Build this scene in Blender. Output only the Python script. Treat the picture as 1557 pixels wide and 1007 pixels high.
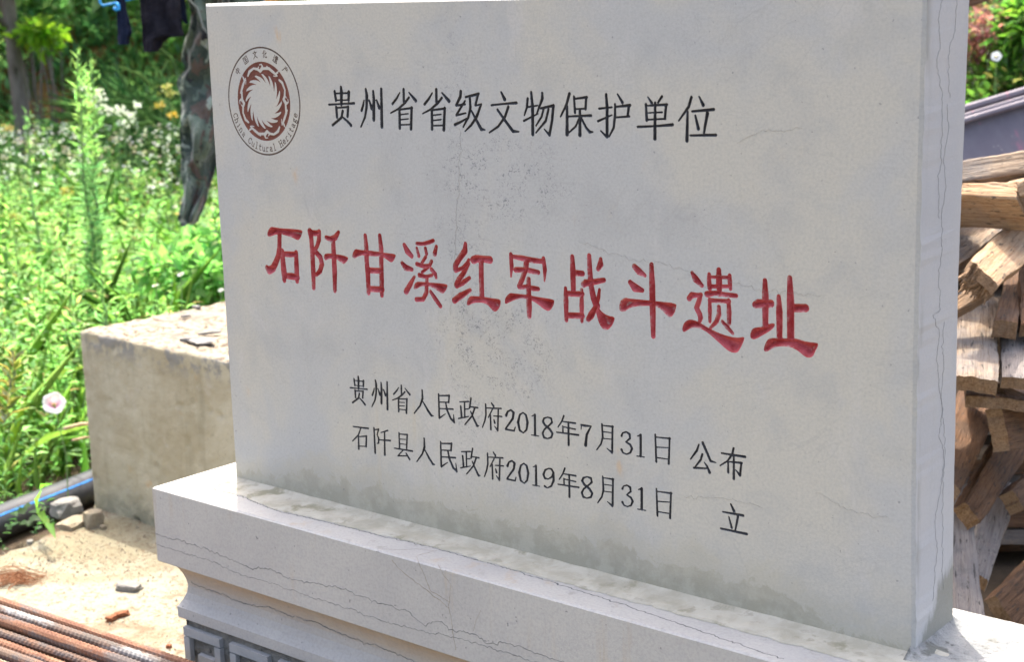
import bpy, math, random
import numpy as np
from mathutils import Vector, Matrix, noise as mnoise
rng = np.random.default_rng(7)
random.seed(7)
for o in list(bpy.data.objects): bpy.data.objects.remove(o)
SC = bpy.context.scene
COL = SC.collection

# ------------------------------------------------------------------ camera
CAM = (2.02780, -1.64850, 0.77930); YAW, PITCH, ROLL, FPX = -0.7122, 0.2085, -0.0289, 2499.3
PW, PH = 1557.0, 1007.0
def cam_axes():
    cy, sy = math.cos(YAW), math.sin(YAW)
    f0 = np.array([sy, cy, 0]); r0 = np.array([cy, -sy, 0]); u0 = np.array([0, 0, 1.])
    cp, sp = math.cos(PITCH), math.sin(PITCH)
    f = cp*f0 - sp*u0; u = sp*f0 + cp*u0
    cr, sr = math.cos(ROLL), math.sin(ROLL)
    return cr*r0 + sr*u, -sr*r0 + cr*u, f
CR, CU, CF = cam_axes(); CC = np.array(CAM)
cd = bpy.data.cameras.new('camera'); cam = bpy.data.objects.new('camera', cd); COL.objects.link(cam)
cam.matrix_world = Matrix(((CR[0], CU[0], -CF[0], CC[0]), (CR[1], CU[1], -CF[1], CC[1]), (CR[2], CU[2], -CF[2], CC[2]), (0, 0, 0, 1)))
cd.sensor_width = 36; cd.lens = FPX*36/PW; cd.clip_start = .05; cd.clip_end = 500
cd.dof.use_dof = True; cd.dof.focus_distance = 2.2; cd.dof.aperture_fstop = 8.3; cd.dof.aperture_blades = 0
SC.camera = cam

# ------------------------------------------------------------------ sky, sun, exposure
SUN_DIR = Vector((-0.76, 0.65, 0)).normalized(); ELEV = math.radians(67)
W_ = bpy.data.worlds.new('World'); SC.world = W_; W_.use_nodes = True
nt = W_.node_tree; nt.nodes.clear()
sky = nt.nodes.new('ShaderNodeTexSky'); sky.sky_type = 'NISHITA'; sky.sun_disc = False
sky.sun_elevation = ELEV; sky.sun_rotation = math.atan2(SUN_DIR.x, SUN_DIR.y)
sky.air_density = 1.0; sky.dust_density = 7.0; sky.ozone_density = 1.0
bg = nt.nodes.new('ShaderNodeBackground'); bg.inputs['Strength'].default_value = 0.15
out = nt.nodes.new('ShaderNodeOutputWorld')
nt.links.new(sky.outputs[0], bg.inputs[0]); nt.links.new(bg.outputs[0], out.inputs[0])
sd = bpy.data.lights.new('sun', 'SUN'); sd.energy = 2.05; sd.angle = math.radians(0.6); sd.color = (1, .95, .87)
sun = bpy.data.objects.new('sun', sd); COL.objects.link(sun)
sdir = Vector((SUN_DIR.x*math.cos(ELEV), SUN_DIR.y*math.cos(ELEV), math.sin(ELEV)))
sun.rotation_euler = sdir.to_track_quat('Z', 'Y').to_euler()
SC.view_settings.view_transform = 'Standard'; SC.view_settings.look = 'None'
SC.view_settings.exposure = 1.95; SC.view_settings.gamma = 1
SC.view_settings.use_curve_mapping = False

# ------------------------------------------------------------------ pixel <-> place helpers (photo pixels)
def ray(x, y): return CF + (x-PW/2)/FPX*CR - (y-PH/2)/FPX*CU
def onz(x, y, z): d = ray(x, y); return CC + d*(z-CC[2])/d[2]
def ony(x, y, Y=0.): d = ray(x, y); return CC + d*(Y-CC[1])/d[1]
def onx(x, y, X): d = ray(x, y); return CC + d*(X-CC[0])/d[0]
def atd(x, y, dist): return CC + ray(x, y)*dist

# ------------------------------------------------------------------ materials
class NB:
    def __init__(s, name):
        s.m = bpy.data.materials.new(name); s.m.use_nodes = True; s.t = s.m.node_tree; s.t.nodes.clear()
        s.out = s.n('ShaderNodeOutputMaterial')
    def n(s, t, **k):
        nd = s.t.nodes.new(t)
        for a, b in k.items(): setattr(nd, a, b)
        return nd
    def set(s, sock, v):
        if hasattr(v, 'is_output') or isinstance(v, bpy.types.NodeSocket): s.t.links.new(v, sock)
        else: sock.default_value = v
    def coord(s, kind='Object'): return s.n('ShaderNodeTexCoord').outputs[kind]
    def geo(s): return s.n('ShaderNodeNewGeometry')
    def noise(s, vec, scale, detail=4, rough=.55, dist=0., out='Fac'):
        nd = s.n('ShaderNodeTexNoise'); s.set(nd.inputs['Vector'], vec)
        nd.inputs['Scale'].default_value = scale; nd.inputs['Detail'].default_value = detail
        nd.inputs['Roughness'].default_value = rough; nd.inputs['Distortion'].default_value = dist
        return nd.outputs[out]
    def vor(s, vec, scale, feature='F1', out='Distance'):
        nd = s.n('ShaderNodeTexVoronoi', feature=feature); s.set(nd.inputs['Vector'], vec); nd.inputs['Scale'].default_value = scale
        return nd.outputs[out]
    def ramp(s, fac, a, b, lo=0., hi=1.):
        nd = s.n('ShaderNodeMapRange', interpolation_type='SMOOTHSTEP'); s.set(nd.inputs[0], fac)
        nd.inputs[1].default_value = a; nd.inputs[2].default_value = b
        nd.inputs[3].default_value = lo; nd.inputs[4].default_value = hi
        return nd.outputs[0]
    def math(s, op, a, b=0., c=0.):
        nd = s.n('ShaderNodeMath', operation=op); s.set(nd.inputs[0], a); s.set(nd.inputs[1], b); s.set(nd.inputs[2], c)
        return nd.outputs[0]
    def mix(s, fac, a, b, mode='MIX'):
        nd = s.n('ShaderNodeMix', data_type='RGBA', blend_type=mode)
        s.set(nd.inputs[0], fac)
        s.set(nd.inputs[6], a if hasattr(a, 'links') else (*a, 1)); s.set(nd.inputs[7], b if hasattr(b, 'links') else (*b, 1))
        return nd.outputs[2]
    def mapping(s, vec, scale=(1, 1, 1), rot=(0, 0, 0), loc=(0, 0, 0)):
        nd = s.n('ShaderNodeMapping'); s.set(nd.inputs[0], vec)
        nd.inputs['Scale'].default_value = scale; nd.inputs['Rotation'].default_value = rot; nd.inputs['Location'].default_value = loc
        return nd.outputs[0]
    def sep(s, vec):
        nd = s.n('ShaderNodeSeparateXYZ'); s.set(nd.inputs[0], vec); return nd.outputs
    def attr(s, name, out='Color'):
        nd = s.n('ShaderNodeAttribute', attribute_name=name); return nd.outputs[out]
    def bump(s, h, strength=.3, dist=.002, normal=None):
        nd = s.n('ShaderNodeBump'); s.set(nd.inputs['Height'], h); nd.inputs['Strength'].default_value = strength
        nd.inputs['Distance'].default_value = dist
        if normal is not None: s.set(nd.inputs['Normal'], normal)
        return nd.outputs[0]
    def bsdf(s, col, rough=.7, spec=.3, normal=None, metal=0., sheen=0.):
        b = s.n('ShaderNodeBsdfPrincipled')
        s.set(b.inputs['Base Color'], col if hasattr(col, 'links') else (*col, 1)); s.set(b.inputs['Roughness'], rough)
        b.inputs['Specular IOR Level'].default_value = spec; b.inputs['Metallic'].default_value = metal
        if sheen: b.inputs['Sheen Weight'].default_value = sheen
        if normal is not None: s.set(b.inputs['Normal'], normal)
        return b.outputs[0]
    def done(s, sh): s.t.links.new(sh, s.out.inputs[0]); return s.m

def blob(b, pos, cx, cz, rx, rz):
    x, y, z = pos
    dx = b.math('DIVIDE', b.math('SUBTRACT', x, cx), rx); dz = b.math('DIVIDE', b.math('SUBTRACT', z, cz), rz)
    d = b.math('ADD', b.math('MULTIPLY', dx, dx), b.math('MULTIPLY', dz, dz))
    return b.ramp(d, 1.0, 0.15)

def mat_marble(name, front=False, groove=None):
    b = NB(name); P = b.geo().outputs['Position']; X, Y, Z = b.sep(P)
    big = b.noise(P, 3.2, 5, .6, .4); mid = b.noise(P, 11, 6, .62, .3); fine = b.noise(P, 260, 3, .6)
    base = b.mix(b.ramp(big, .42, .58), (.405, .405, .388), (.455, .435, .375))
    base = b.mix(b.ramp(mid, .48, .70, 0, .45), base, (.335, .338, .328))
    warm = b.noise(b.mapping(P, loc=(3.1, 1.2, 7.7)), 7, 6, .68, .8)
    base = b.mix(b.ramp(warm, .6, .84, 0, .42), base, (.48, .405, .29))
    wsh = b.noise(b.mapping(P, scale=(1, 1, .35), loc=(0, 4, 9)), 5, 6, .7, 1.2)
    base = b.mix(b.ramp(wsh, .54, .64, 0, .35), base, (.49, .475, .45))
    tl = b.math('ABSOLUTE', b.math('SUBTRACT', b.noise(b.mapping(P, loc=(6, 2, 3)), 3.4, 5, .6, 1.5), .5)); base = b.mix(b.ramp(tl, .006, .0, 0, .2), base, (.29, .28, .26))
    # faint polishing scratches and cloudy swirls
    scr = b.noise(b.mapping(P, scale=(9, 9, 70), rot=(0, .7, 0)), 5, 4, .6)
    base = b.mix(b.ramp(scr, .55, .8, 0, .2), base, (.50, .49, .47))
    base = b.mix(b.ramp(fine, .34, .72, 0, .3), base, (.27, .265, .255))
    if front:
        # rising grime along the foot of the slab with a ragged top
        n0 = b.noise(b.mapping(P, scale=(1, 0, 0), loc=(2.3, 0, 0)), 4.5, 3, .6)
        n1 = b.noise(P, 26, 8, .72, .9)
        env = b.math('MULTIPLY', b.ramp(X, .02, .30, .55, 1.), b.ramp(X, 1.13, 1.0, .25, 1.))
        hgt = b.math('ADD', b.math('MULTIPLY', b.math('MULTIPLY', n0, .085), env), b.math('MULTIPLY', b.math('SUBTRACT', n1, .5), .075))
        st = b.math('ADD', b.math('MULTIPLY', b.ramp(b.math('SUBTRACT', Z, hgt), .004, -.003), .72), b.math('MULTIPLY', b.ramp(b.math('SUBTRACT', Z, hgt), -.008, -.030), .28))
        st_n = b.noise(P, 30, 5, .7)
        stc = b.mix(b.ramp(st_n, .42, .62), (.20, .195, .145), (.35, .335, .27))
        base = b.mix(b.math('MULTIPLY', st, .68), base, stc)
        halo = b.ramp(b.math('SUBTRACT', Z, b.math('MULTIPLY', hgt, 1.25)), .035, 0.0)
        base = b.mix(b.math('MULTIPLY', halo, .35), base, (.42, .375, .26))
        # rust and clay coloured flecks
        rv = b.vor(b.mapping(P, scale=(1, 1, .42)), 13); rn = b.noise(b.mapping(P, scale=(1, 1, .5)), 34, 3, .6)
        rust = b.math('MULTIPLY', b.ramp(rv, .16, .05), b.ramp(rn, .50, .66))
        base = b.mix(b.math('MULTIPLY', rust, .5), base, (.50, .31, .14))
        # two pitted patches in the middle of the face
        m1 = blob(b, (X, Y, Z), PIT[0][0], PIT[0][1], .15, .075); m2 = blob(b, (X, Y, Z), PIT[1][0], PIT[1][1], .14, .11)
        m3 = blob(b, (X, Y, Z), PIT[2][0], PIT[2][1], .06, .40)
        mm = b.math('MAXIMUM', b.math('MAXIMUM', m1, m2), b.math('MULTIPLY', m3, .75))
        pv = b.noise(P, 210, 5, .75, 1.2); gate = b.noise(P, 32, 3, .6)
        pits = b.math('MULTIPLY', b.math('MULTIPLY', b.ramp(pv, .545, .59), b.ramp(gate, .42, .56)), mm)
        spk = b.math('MULTIPLY', b.ramp(b.noise(P, 150, 2, .5), .70, .74), .7)
        pits = b.math('MAXIMUM', pits, spk)
        base = b.mix(b.math('MULTIPLY', pits, .72), base, (.13, .14, .15))
        # drip streaks under the letters
        dr = b.noise(b.mapping(P, scale=(1, 1, .04)), 55, 3, .5); dg = b.noise(b.mapping(P, scale=(1, 1, .6)), 5, 3, .5)
        base = b.mix(b.math('MULTIPLY', b.ramp(dr, .62, .74), b.ramp(dg, .55, .7, 0, .30)), base, (.43, .36, .24))
    gl = b.noise(P, 18, 4, .6)
    nrm = b.bump(b.math('ADD', b.noise(P, 420, 3, .7), b.math('MULTIPLY', b.noise(P, 60, 4, .6), .8)), .28, .0011)
    return b.done(b.bsdf(base, b.ramp(gl, .3, .7, .50, .68), .32, nrm))

def mat_side():
    b = NB('slab_side'); P = b.geo().outputs['Position']; X, Y, Z = b.sep(P)
    base = b.mix(b.ramp(b.noise(P, 5, 5, .6), .35, .65), (.43, .432, .43), (.47, .462, .44))
    st = b.noise(b.mapping(P, scale=(1, 1, .06)), 40, 4, .6)
    base = b.mix(b.ramp(st, .55, .8, 0, .3), base, (.34, .34, .325))
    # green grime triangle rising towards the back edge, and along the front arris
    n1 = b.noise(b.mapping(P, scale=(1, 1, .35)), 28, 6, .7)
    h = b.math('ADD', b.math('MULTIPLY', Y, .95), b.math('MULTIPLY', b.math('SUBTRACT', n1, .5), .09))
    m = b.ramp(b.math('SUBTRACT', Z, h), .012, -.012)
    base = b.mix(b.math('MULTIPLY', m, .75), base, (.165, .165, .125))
    ed = b.math('MULTIPLY', b.ramp(Y, .020, .004), b.ramp(b.noise(b.mapping(P, scale=(1, 1, .16)), 22, 5, .7), .5, .6))
    base = b.mix(b.math('MULTIPLY', ed, .55), base, (.20, .20, .155))
    base = b.mix(b.ramp(b.noise(P, 260, 3, .6), .36, .75, 0, .18), base, (.33, .33, .33))
    nrm = b.bump(b.noise(P, 380, 3, .7), .28, .001)
    return b.done(b.bsdf(base, .6, .3, nrm))

def mat_simple(name, c1, c2, scale=8, detail=6, rough=.85, bscale=120, bst=.4, bdist=.002, c3=None, s3=30, t3=.6, spec=.2, vecscale=(1, 1, 1), c4=None):
    b = NB(name); P = b.coord('Object'); P = b.mapping(P, scale=vecscale)
    col = b.mix(b.ramp(b.noise(P, scale, detail, .65, .3), .35, .65), c1, c2)
    if c3: col = b.mix(b.ramp(b.noise(P, s3, 5, .65), t3, t3+.1), col, c3)
    if c4: col = b.mix(b.ramp(b.noise(P, s3*4, 4, .6), .58, .7), col, c4)
    nrm = b.bump(b.noise(P, bscale, 5, .7), bst, bdist)
    return b.done(b.bsdf(col, rough, spec, nrm))

def mat_paint(name, c1, c2, worn, t_valley, depth, amount=.8):
    """paint in a carved groove: rubbed off in places along the bottom of the cut"""
    b = NB(name); P = b.geo().outputs['Position']; d = b.attr('cut', 'Fac')
    col = b.mix(b.ramp(b.noise(P, 40, 5, .7), .38, .66), c1, c2)
    n = b.noise(P, 26, 5, .7); n2 = b.noise(P, 300, 3, .6)
    val = b.ramp(d, t_valley, min(1., t_valley+.16))
    col = b.mix(b.math('MULTIPLY', b.math('MULTIPLY', val, b.ramp(n, .47, .58)), amount), col, worn)
    rim = b.math('MULTIPLY', b.ramp(d, .30, .05), b.ramp(b.math('ADD', b.math('MULTIPLY', n, .6), b.math('MULTIPLY', n2, .4)), .50, .58))
    col = b.mix(b.math('MULTIPLY', rim, .55), col, worn)
    nrm = b.bump(b.noise(P, 500, 3, .7), .35, .0012)
    return b.done(b.bsdf(col, .62, .3, nrm))

def mat_leaf(name, trans=.45, rough=.55):
    b = NB(name); c = b.attr('col')
    P = b.geo().outputs['Position']
    c = b.mix(b.ramp(b.noise(P, 60, 2, .5), .3, .7, 0, .12), c, (.03, .05, .012), 'MIX')
    d = b.bsdf(c, rough, .35)
    t = b.n('ShaderNodeBsdfTranslucent')
    tc = b.mix(1.0, c, (1.46, 1.74, 1.15), 'MULTIPLY'); b.set(t.inputs[0], tc)
    mx = b.n('ShaderNodeMixShader'); mx.inputs[0].default_value = trans
    b.t.links.new(d, mx.inputs[1]); b.t.links.new(t.outputs[0], mx.inputs[2])
    return b.done(mx.outputs[0])

def mat_wood(name, light, dark, grey, gmix=.4, scale=1.):
    b = NB(name); P = b.coord('Object')
    info = b.n('ShaderNodeObjectInfo').outputs['Random']
    off = b.n('ShaderNodeVectorMath', operation='ADD'); b.set(off.inputs[0], P)
    cmb = b.n('ShaderNodeCombineXYZ'); b.set(cmb.inputs[0], b.math('MULTIPLY', info, 13.)); b.set(cmb.inputs[1], b.math('MULTIPLY', info, 7.)); b.set(off.inputs[1], cmb.outputs[0])
    V = off.outputs[0]
    g = b.noise(b.mapping(V, scale=(1.5, 22, 22)), 6*scale, 6, .65, 1.2)
    g2 = b.noise(b.mapping(V, scale=(2.2, 60, 60)), 6*scale, 6, .72, .6)
    col = b.mix(b.ramp(g, .35, .68), light, dark)
    col = b.mix(b.ramp(b.noise(V, 9, 5, .65), .42, .62, 0, gmix), col, grey)
    col = b.mix(b.ramp(g2, .50, .64, 0, .6), col, tuple(v*.45 for v in dark)); col = b.mix(b.ramp(b.noise(V, 16, 6, .75), .52, .66, 0, .5), col, tuple(v*.6 for v in grey))
    if 'sawn' not in name:
        kn = b.vor(b.mapping(V, scale=(5, 16, 16)), 1.3)
        col = b.mix(b.ramp(kn, .10, .03, 0, .7), col, (.05, .03, .02))
        mk = b.noise(b.mapping(V, scale=(2, 9, 9)), 14, 3, .6)
        col = b.mix(b.ramp(mk, .60, .66, 0, .8), col, (.05, .045, .04))
    nrm = b.bump(b.math('ADD', g2, g), .9, .004)
    return b.done(b.bsdf(col, .8, .2, nrm))

# face position of the pitted patches
def fpt(x, y): p = ony(x, y); return (float(p[0]), float(p[2]))
PIT = [fpt(760, 270), fpt(750, 520), fpt(700, 400)]
M = {}
M['face'] = mat_marble('pale_marble_face', True)
M['marble'] = mat_marble('pale_marble')
M['side'] = mat_side()
M['red'] = mat_paint('red_paint', (.29, .024, .026), (.44, .085, .095), (.40, .33, .30), .72, 1, .75)
M['black'] = mat_paint('black_paint', (.018, .018, .021), (.040, .041, .046), (.30, .31, .31), .85, 1, .35)
M['brown'] = mat_paint('brown_print', (.105, .030, .020), (.155, .050, .032), (.45, .40, .36), 1.5, 1, .0)
M['thin'] = mat_paint('thin_print', (.055, .035, .025), (.09, .06, .045), (.45, .42, .38), 1.5, 1, .0)

# ------------------------------------------------------------------ object helpers
def link(name, me, parent=None, mat=None):
    o = bpy.data.objects.new(name, me); COL.objects.link(o)
    if parent is not None: o.parent = parent
    if mat is not None and me is not None and not me.materials: me.materials.append(mat)
    return o
def tag(o, label=None, cat=None, group=None, kind=None):
    if label: o['label'] = label
    if cat: o['category'] = cat
    if group: o['group'] = group
    if kind: o['kind'] = kind
    return o
def empty(name, loc, label, cat, group=None):
    o = bpy.data.objects.new(name, None); COL.objects.link(o); o.location = loc; o.empty_display_size = .1
    tag(o, label, cat, group); return o
def mesh(name, V, F, smooth=False):
    me = bpy.data.meshes.new(name); me.from_pydata([tuple(map(float, v)) for v in V], [], F); me.update()
    if smooth: me.polygons.foreach_set('use_smooth', [True]*len(me.polygons))
    return me
def npmesh(name, V, tris, col=None, smooth=False):
    V = np.asarray(V, np.float32); T = np.asarray(tris, np.int32)
    me = bpy.data.meshes.new(name); me.vertices.add(len(V)); me.vertices.foreach_set('co', V.ravel())
    me.loops.add(T.size); me.loops.foreach_set('vertex_index', T.ravel())
    k = T.shape[1]; me.polygons.add(len(T)); me.polygons.foreach_set('loop_start', np.arange(0, T.size, k, dtype=np.int32))
    me.polygons.foreach_set('loop_total', np.full(len(T), k, np.int32))
    if col is not None:
        a = me.attributes.new('col', 'FLOAT_COLOR', 'POINT'); c = np.ones((len(V), 4), np.float32); c[:, :3] = col
        a.data.foreach_set('color', c.ravel())
    me.update(calc_edges=True); me.validate()
    if smooth: me.polygons.foreach_set('use_smooth', [True]*len(me.polygons))
    return me
def tube(pts, rad, n=8, cap=True):
    """tapered tube along pts"""
    pts = [Vector(p) for p in pts]; V = []; F = []
    if not hasattr(rad, '__len__'): rad = [rad]*len(pts)
    prev = None
    for i, p in enumerate(pts):
        t = (pts[min(i+1, len(pts)-1)] - pts[max(i-1, 0)]).normalized()
        a = prev - t*prev.dot(t) if prev is not None else t.orthogonal()
        a.normalize(); prev = a; b = t.cross(a)
        for k in range(n):
            an = 2*math.pi*k/n; V.append(p + (a*math.cos(an) + b*math.sin(an))*rad[i])
    for i in range(len(pts)-1):
        for k in range(n):
            F.append((i*n+k, i*n+(k+1) % n, (i+1)*n+(k+1) % n, (i+1)*n+k))
    if cap: F.append(tuple(range(n))[::-1]); F.append(tuple((len(pts)-1)*n+k for k in range(n)))
    return V, F
class MB:
    def __init__(s): s.V = []; s.F = []
    def add(s, VF): b = len(s.V); s.V += list(VF[0]); s.F += [tuple(i+b for i in f) for f in VF[1]]; return s
    def build(s, name, mat, parent=None, smooth=False): return link(name, mesh(name, s.V, s.F, smooth), parent, mat)
def box(x0, x1, y0, y1, z0, z1):
    V = [(x, y, z) for x in (x0, x1) for y in (y0, y1) for z in (z0, z1)]
    return V, [(0, 1, 3, 2), (4, 6, 7, 5), (0, 4, 5, 1), (2, 3, 7, 6), (0, 2, 6, 4), (1, 5, 7, 3)]
def rough_mesh(o_me, amp, scale, seed=0., amp2=0., scale2=1.):
    for v in o_me.vertices:
        p = v.co*scale + Vector((seed, seed*1.7, -seed)); q = v.co*scale2 + Vector((seed, -seed, 3.))
        v.co += v.normal*(mnoise.noise(p)*amp + mnoise.noise(q)*amp2)

# ------------------------------------------------------------------ lettering: strokes traced on the slab, cut as real grooves
GL = {}
def G(name, ox, oy, s, strokes):
    out = []
    for st in strokes.split(';'):
        if st[0] == 'P':
            pts = [tuple(float(q) for q in p.split(',')) for p in st[1:].split()]; out.append([(ox+x/s, oy+y/s, -1) for x, y in pts]); continue
        pts = [tuple(float(q) for q in p.split(',')) for p in st.split()]
        out.append([(ox+x/s, oy+y/s, w/s) for x, y, w in pts])
    GL[name] = out
A = (390, 330, 6.714); B = (590, 350, 5.988); C_ = (840, 370, 6.295); D_ = (1020, 390, 5.925)
G('t0', *A, 'P148,98 180,103 250,115 360,120 470,132 468,160 455,205 430,238 405,232 370,212 300,190 250,175 190,180 150,198 118,200 110,180 112,155 125,125;235,185,40 234,300,40 222,400,46 196,470,56 168,525,66 130,545,78 108,518,40;262,345,34 270,450,46 280,560,52 284,645,36;282,377,52 350,382,58 405,378,46;405,365,36 408,480,44 412,600,44 415,655,34;290,600,56 360,605,66 420,620,56')
G('t1', *A, '545,145,44 560,220,40 572,400,42 580,560,42 584,725,34;545,162,58 600,165,58 640,155,44;640,150,36 638,230,40 622,290,38 600,335,36;612,365,46 652,410,42 668,480,42 650,550,46 612,590,36;712,210,42 760,227,58 805,207,58 838,155,34;782,240,40 790,400,44 798,560,46 800,752,34;P692,385 710,370 760,372 830,380 930,402 938,430 922,455 895,482 875,475 840,445 800,425 740,425 705,447 692,430 685,405')
G('t2', *A, 'P1010,323 1050,335 1140,340 1260,355 1330,368 1423,378 1420,410 1400,448 1378,468 1340,445 1300,412 1240,400 1170,402 1090,390 1040,402 1005,425 980,418 978,385 990,350;1110,190,32 1120,300,42 1125,450,42 1138,600,44 1144,775,36;1258,190,32 1272,320,44 1275,500,40 1278,650,44 1280,800,34;1140,545,58 1275,550,54;1150,735,58 1285,740,58')
G('t3', *B, '148,135,30 175,190,46 215,235,36;128,300,30 160,340,52 218,358,36;240,425,24 205,490,42 165,560,48;262,122,32 320,125,34 375,110,38 412,95,34;262,165,22 280,235,26;340,165,24 350,215,26;440,150,28 425,215,38;342,245,30 308,300,26;262,308,36 320,328,38 378,325,36 396,285,32;362,345,26 310,382,28;285,410,40 345,425,34 398,412,32;395,358,32 430,400,32 438,432,22;P250,472 300,468 370,478 440,480 540,492 542,515 525,555 500,582 470,570 430,535 370,510 300,510 255,540 235,538 232,515;355,440,26 352,500,32 350,570,36 320,630,40 258,632,42;387,560,26 430,625,36 477,692,32')
G('t4', *B, '705,125,30 700,190,50 650,260,48 615,320,46 615,362,38;622,368,34 680,345,36 720,305,36 735,270,26;735,305,30 690,390,42 645,450,46 625,500,50;625,505,48 680,480,48 742,435,34;605,640,56 660,600,58 748,545,34;778,272,70 805,260,66 860,262,58 928,270,66;848,280,40 850,450,42 855,610,40;P745,600 780,600 870,605 940,620 1022,628 1028,660 1018,705 985,745 955,740 925,700 880,665 830,660 770,665 735,688 715,682 722,640')
G('t5', *B, '1118,220,30 1125,320,36 1120,425,14;1130,240,34 1220,255,48 1320,275,48 1408,285,42;1415,258,30 1428,360,36 1425,465,14;1162,362,50 1260,360,46 1320,375,46 1368,385,42;1260,285,46 1255,350,46 1225,440,42 1195,512,42;1197,520,42 1260,515,36 1320,530,46 1368,535,38;1280,448,36 1282,600,42 1285,700,48 1286,785,36;P1115,570 1145,577 1230,583 1300,595 1380,612 1510,630 1516,655 1500,700 1470,740 1430,730 1370,680 1310,640 1240,622 1170,630 1110,655 1075,675 1062,665 1065,625 1085,592')
G('t6', *C_, '190,128,36 195,250,50 200,445,44;230,285,56 288,290,52;125,430,28 130,550,46 133,735,34;280,445,28 280,600,42 282,748,28;140,482,52 285,487,52;140,690,56 285,695,56;297,395,56 320,378,66 400,370,56 493,352,46;352,118,36 358,250,44 368,400,46 395,530,52 425,600,58;P395,540 430,600 470,655 530,695 600,705 590,750 565,800 525,835 490,828 455,790 430,720 415,650;450,445,26 440,520,36 410,620,46 370,690,64 342,728,46;462,150,30 460,200,54 437,246,40')
G('t7', *C_, '785,222,46 828,268,62 885,308,34;745,375,42 790,425,72 860,450,42;948,205,38 955,400,54 960,650,54 965,890,40;P690,517 740,530 800,535 880,543 950,550 1050,560 1190,575 1185,620 1165,680 1135,712 1105,705 1060,655 1010,610 950,600 880,600 800,605 740,620 690,658 640,650 638,600 650,550')
G('t8', *D_, '192,148,30 225,205,56 280,262,34;165,378,48 190,348,54 230,350,42 272,347,34;270,345,36 255,400,42 232,465,42 260,520,42 268,555,42 258,598,26;P160,570 200,570 260,595 340,645 430,690 520,720 600,735 665,722 660,760 630,825 600,870 550,870 500,840 420,765 340,695 280,655 220,640 170,650 125,685 103,675 105,630 125,590;432,122,40 435,230,52 437,340,40;345,160,30 345,220,38 350,285,38;530,170,30 532,230,38 538,295,26;350,185,28 530,190,30;350,270,36 530,270,32;327,340,56 400,330,40 500,345,40 588,355,40;350,385,26 352,480,36 352,588,26;350,395,40 440,400,36 525,405,40;520,395,30 525,500,42 525,603,36;432,455,34 435,520,40 410,590,40 357,645,26;464,587,28 510,640,36 558,693,26')
G('t9', *D_, '848,218,38 852,350,56 852,470,54 852,630,48;762,435,62 790,425,76 900,425,70;P760,640 830,635 890,605 935,600 938,630 900,670 830,710 760,750 720,745 713,700 730,655;972,362,36 978,500,56 980,740,48;1072,193,42 1078,400,62 1080,740,60;1125,465,72 1213,465,70;P890,735 950,735 1050,740 1130,738 1200,765 1280,775 1325,780 1328,805 1305,850 1280,905 1240,917 1200,900 1150,855 1090,820 1020,810 950,815 900,840 860,862 838,855 838,820 860,765')
E1 = (480, 110, 4.866); E2 = (780, 120, 4.718)
G('gui', *E1, '187,108,12 190,140,16 190,235,14;140,140,12 150,205,13;245,145,15 243,205,13;142,155,10 245,152,12;150,205,9 243,203,9;98,238,13 200,232,10 285,228,16;152,258,13 158,330,13;155,262,11 243,255,13;240,255,13 236,325,13;200,285,13 190,335,14 125,390,15;205,335,11 235,362,14 262,392,16')
G('zhou', *E1, '358,205,7 352,240,12 340,280,14;370,122,11 378,170,16 376,260,14 365,330,12 335,402,9;395,205,9 415,265,16;425,138,11 430,200,16 430,350,16;450,205,9 470,260,16;485,122,13 487,250,15 490,402,16')
G('sheng', *E1, '650,125,13 652,215,13;622,150,8 600,190,13 568,232,14;690,148,9 740,208,18;690,185,13 660,225,14 610,270,12 555,300,9;620,285,13 622,412,14;710,260,13 705,417,15;620,275,12 715,262,13;625,312,9 685,305,9;625,350,9 685,343,9;620,388,10 705,385,10')
G('ji', *E1, '1073,140,15 1070,180,16 1040,240,13;1040,245,13 1105,235,13;1105,210,11 1040,315,13;1040,318,13 1110,300,11;1030,387,18 1075,365,14 1120,338,9;1110,182,14 1205,158,18;1140,180,12 1145,260,14 1130,330,13 1092,402,10;1200,160,15 1182,240,13;1182,245,11 1225,235,14;1222,240,13 1190,330,16 1150,390,14 1105,435,9;1150,280,10 1185,345,14 1225,420,18 1252,425,10')
G('wen', *E1, '1372,145,10 1398,198,18;1300,242,13 1390,232,12 1485,225,18;1425,255,15 1400,330,14 1350,400,14 1285,445,10;1345,275,13 1390,340,14 1460,435,18 1503,438,10')
G('wu', *E2, '105,140,13 100,200,13 82,258,9;110,200,11 175,190,11;130,95,13 140,200,16 142,397,16;78,300,13 180,248,9;210,100,12 210,140,16 170,250,9;200,210,13 290,190,16;290,190,15 280,300,14 262,400,14;262,402,15 225,360,7;220,215,12 205,270,12 165,335,9;255,215,12 235,300,14 165,385,9')
G('bao', *E2, '405,105,15 385,180,14 342,268,10;388,195,13 388,397,18;437,125,11 445,240,13;440,142,11 530,130,16;525,135,13 520,215,13;445,215,11 525,212,11;400,268,11 560,262,16;480,225,13 480,402,18;475,280,11 450,340,12 400,385,10;490,280,11 525,350,14 550,380,18 572,380,11')
G('hu', *E2, '618,212,13 710,202,11;668,110,13 675,200,16 675,405,16;675,417,14 630,372,9;610,302,14 710,258,9;750,108,9 785,168,16;730,200,11 840,188,18;832,190,14 822,268,13;738,275,11 835,268,13;732,180,11 732,260,14 722,350,13 690,412,10')
G('dan', *E2, '968,130,9 995,172,16;1068,125,15 1040,170,11;953,180,13 960,295,15;955,192,11 1105,182,16;1098,185,14 1090,285,13;965,243,9 1070,238,11;960,292,11 1095,285,11;895,343,15 1020,338,12 1145,328,18;1020,170,13 1018,428,18')
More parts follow.
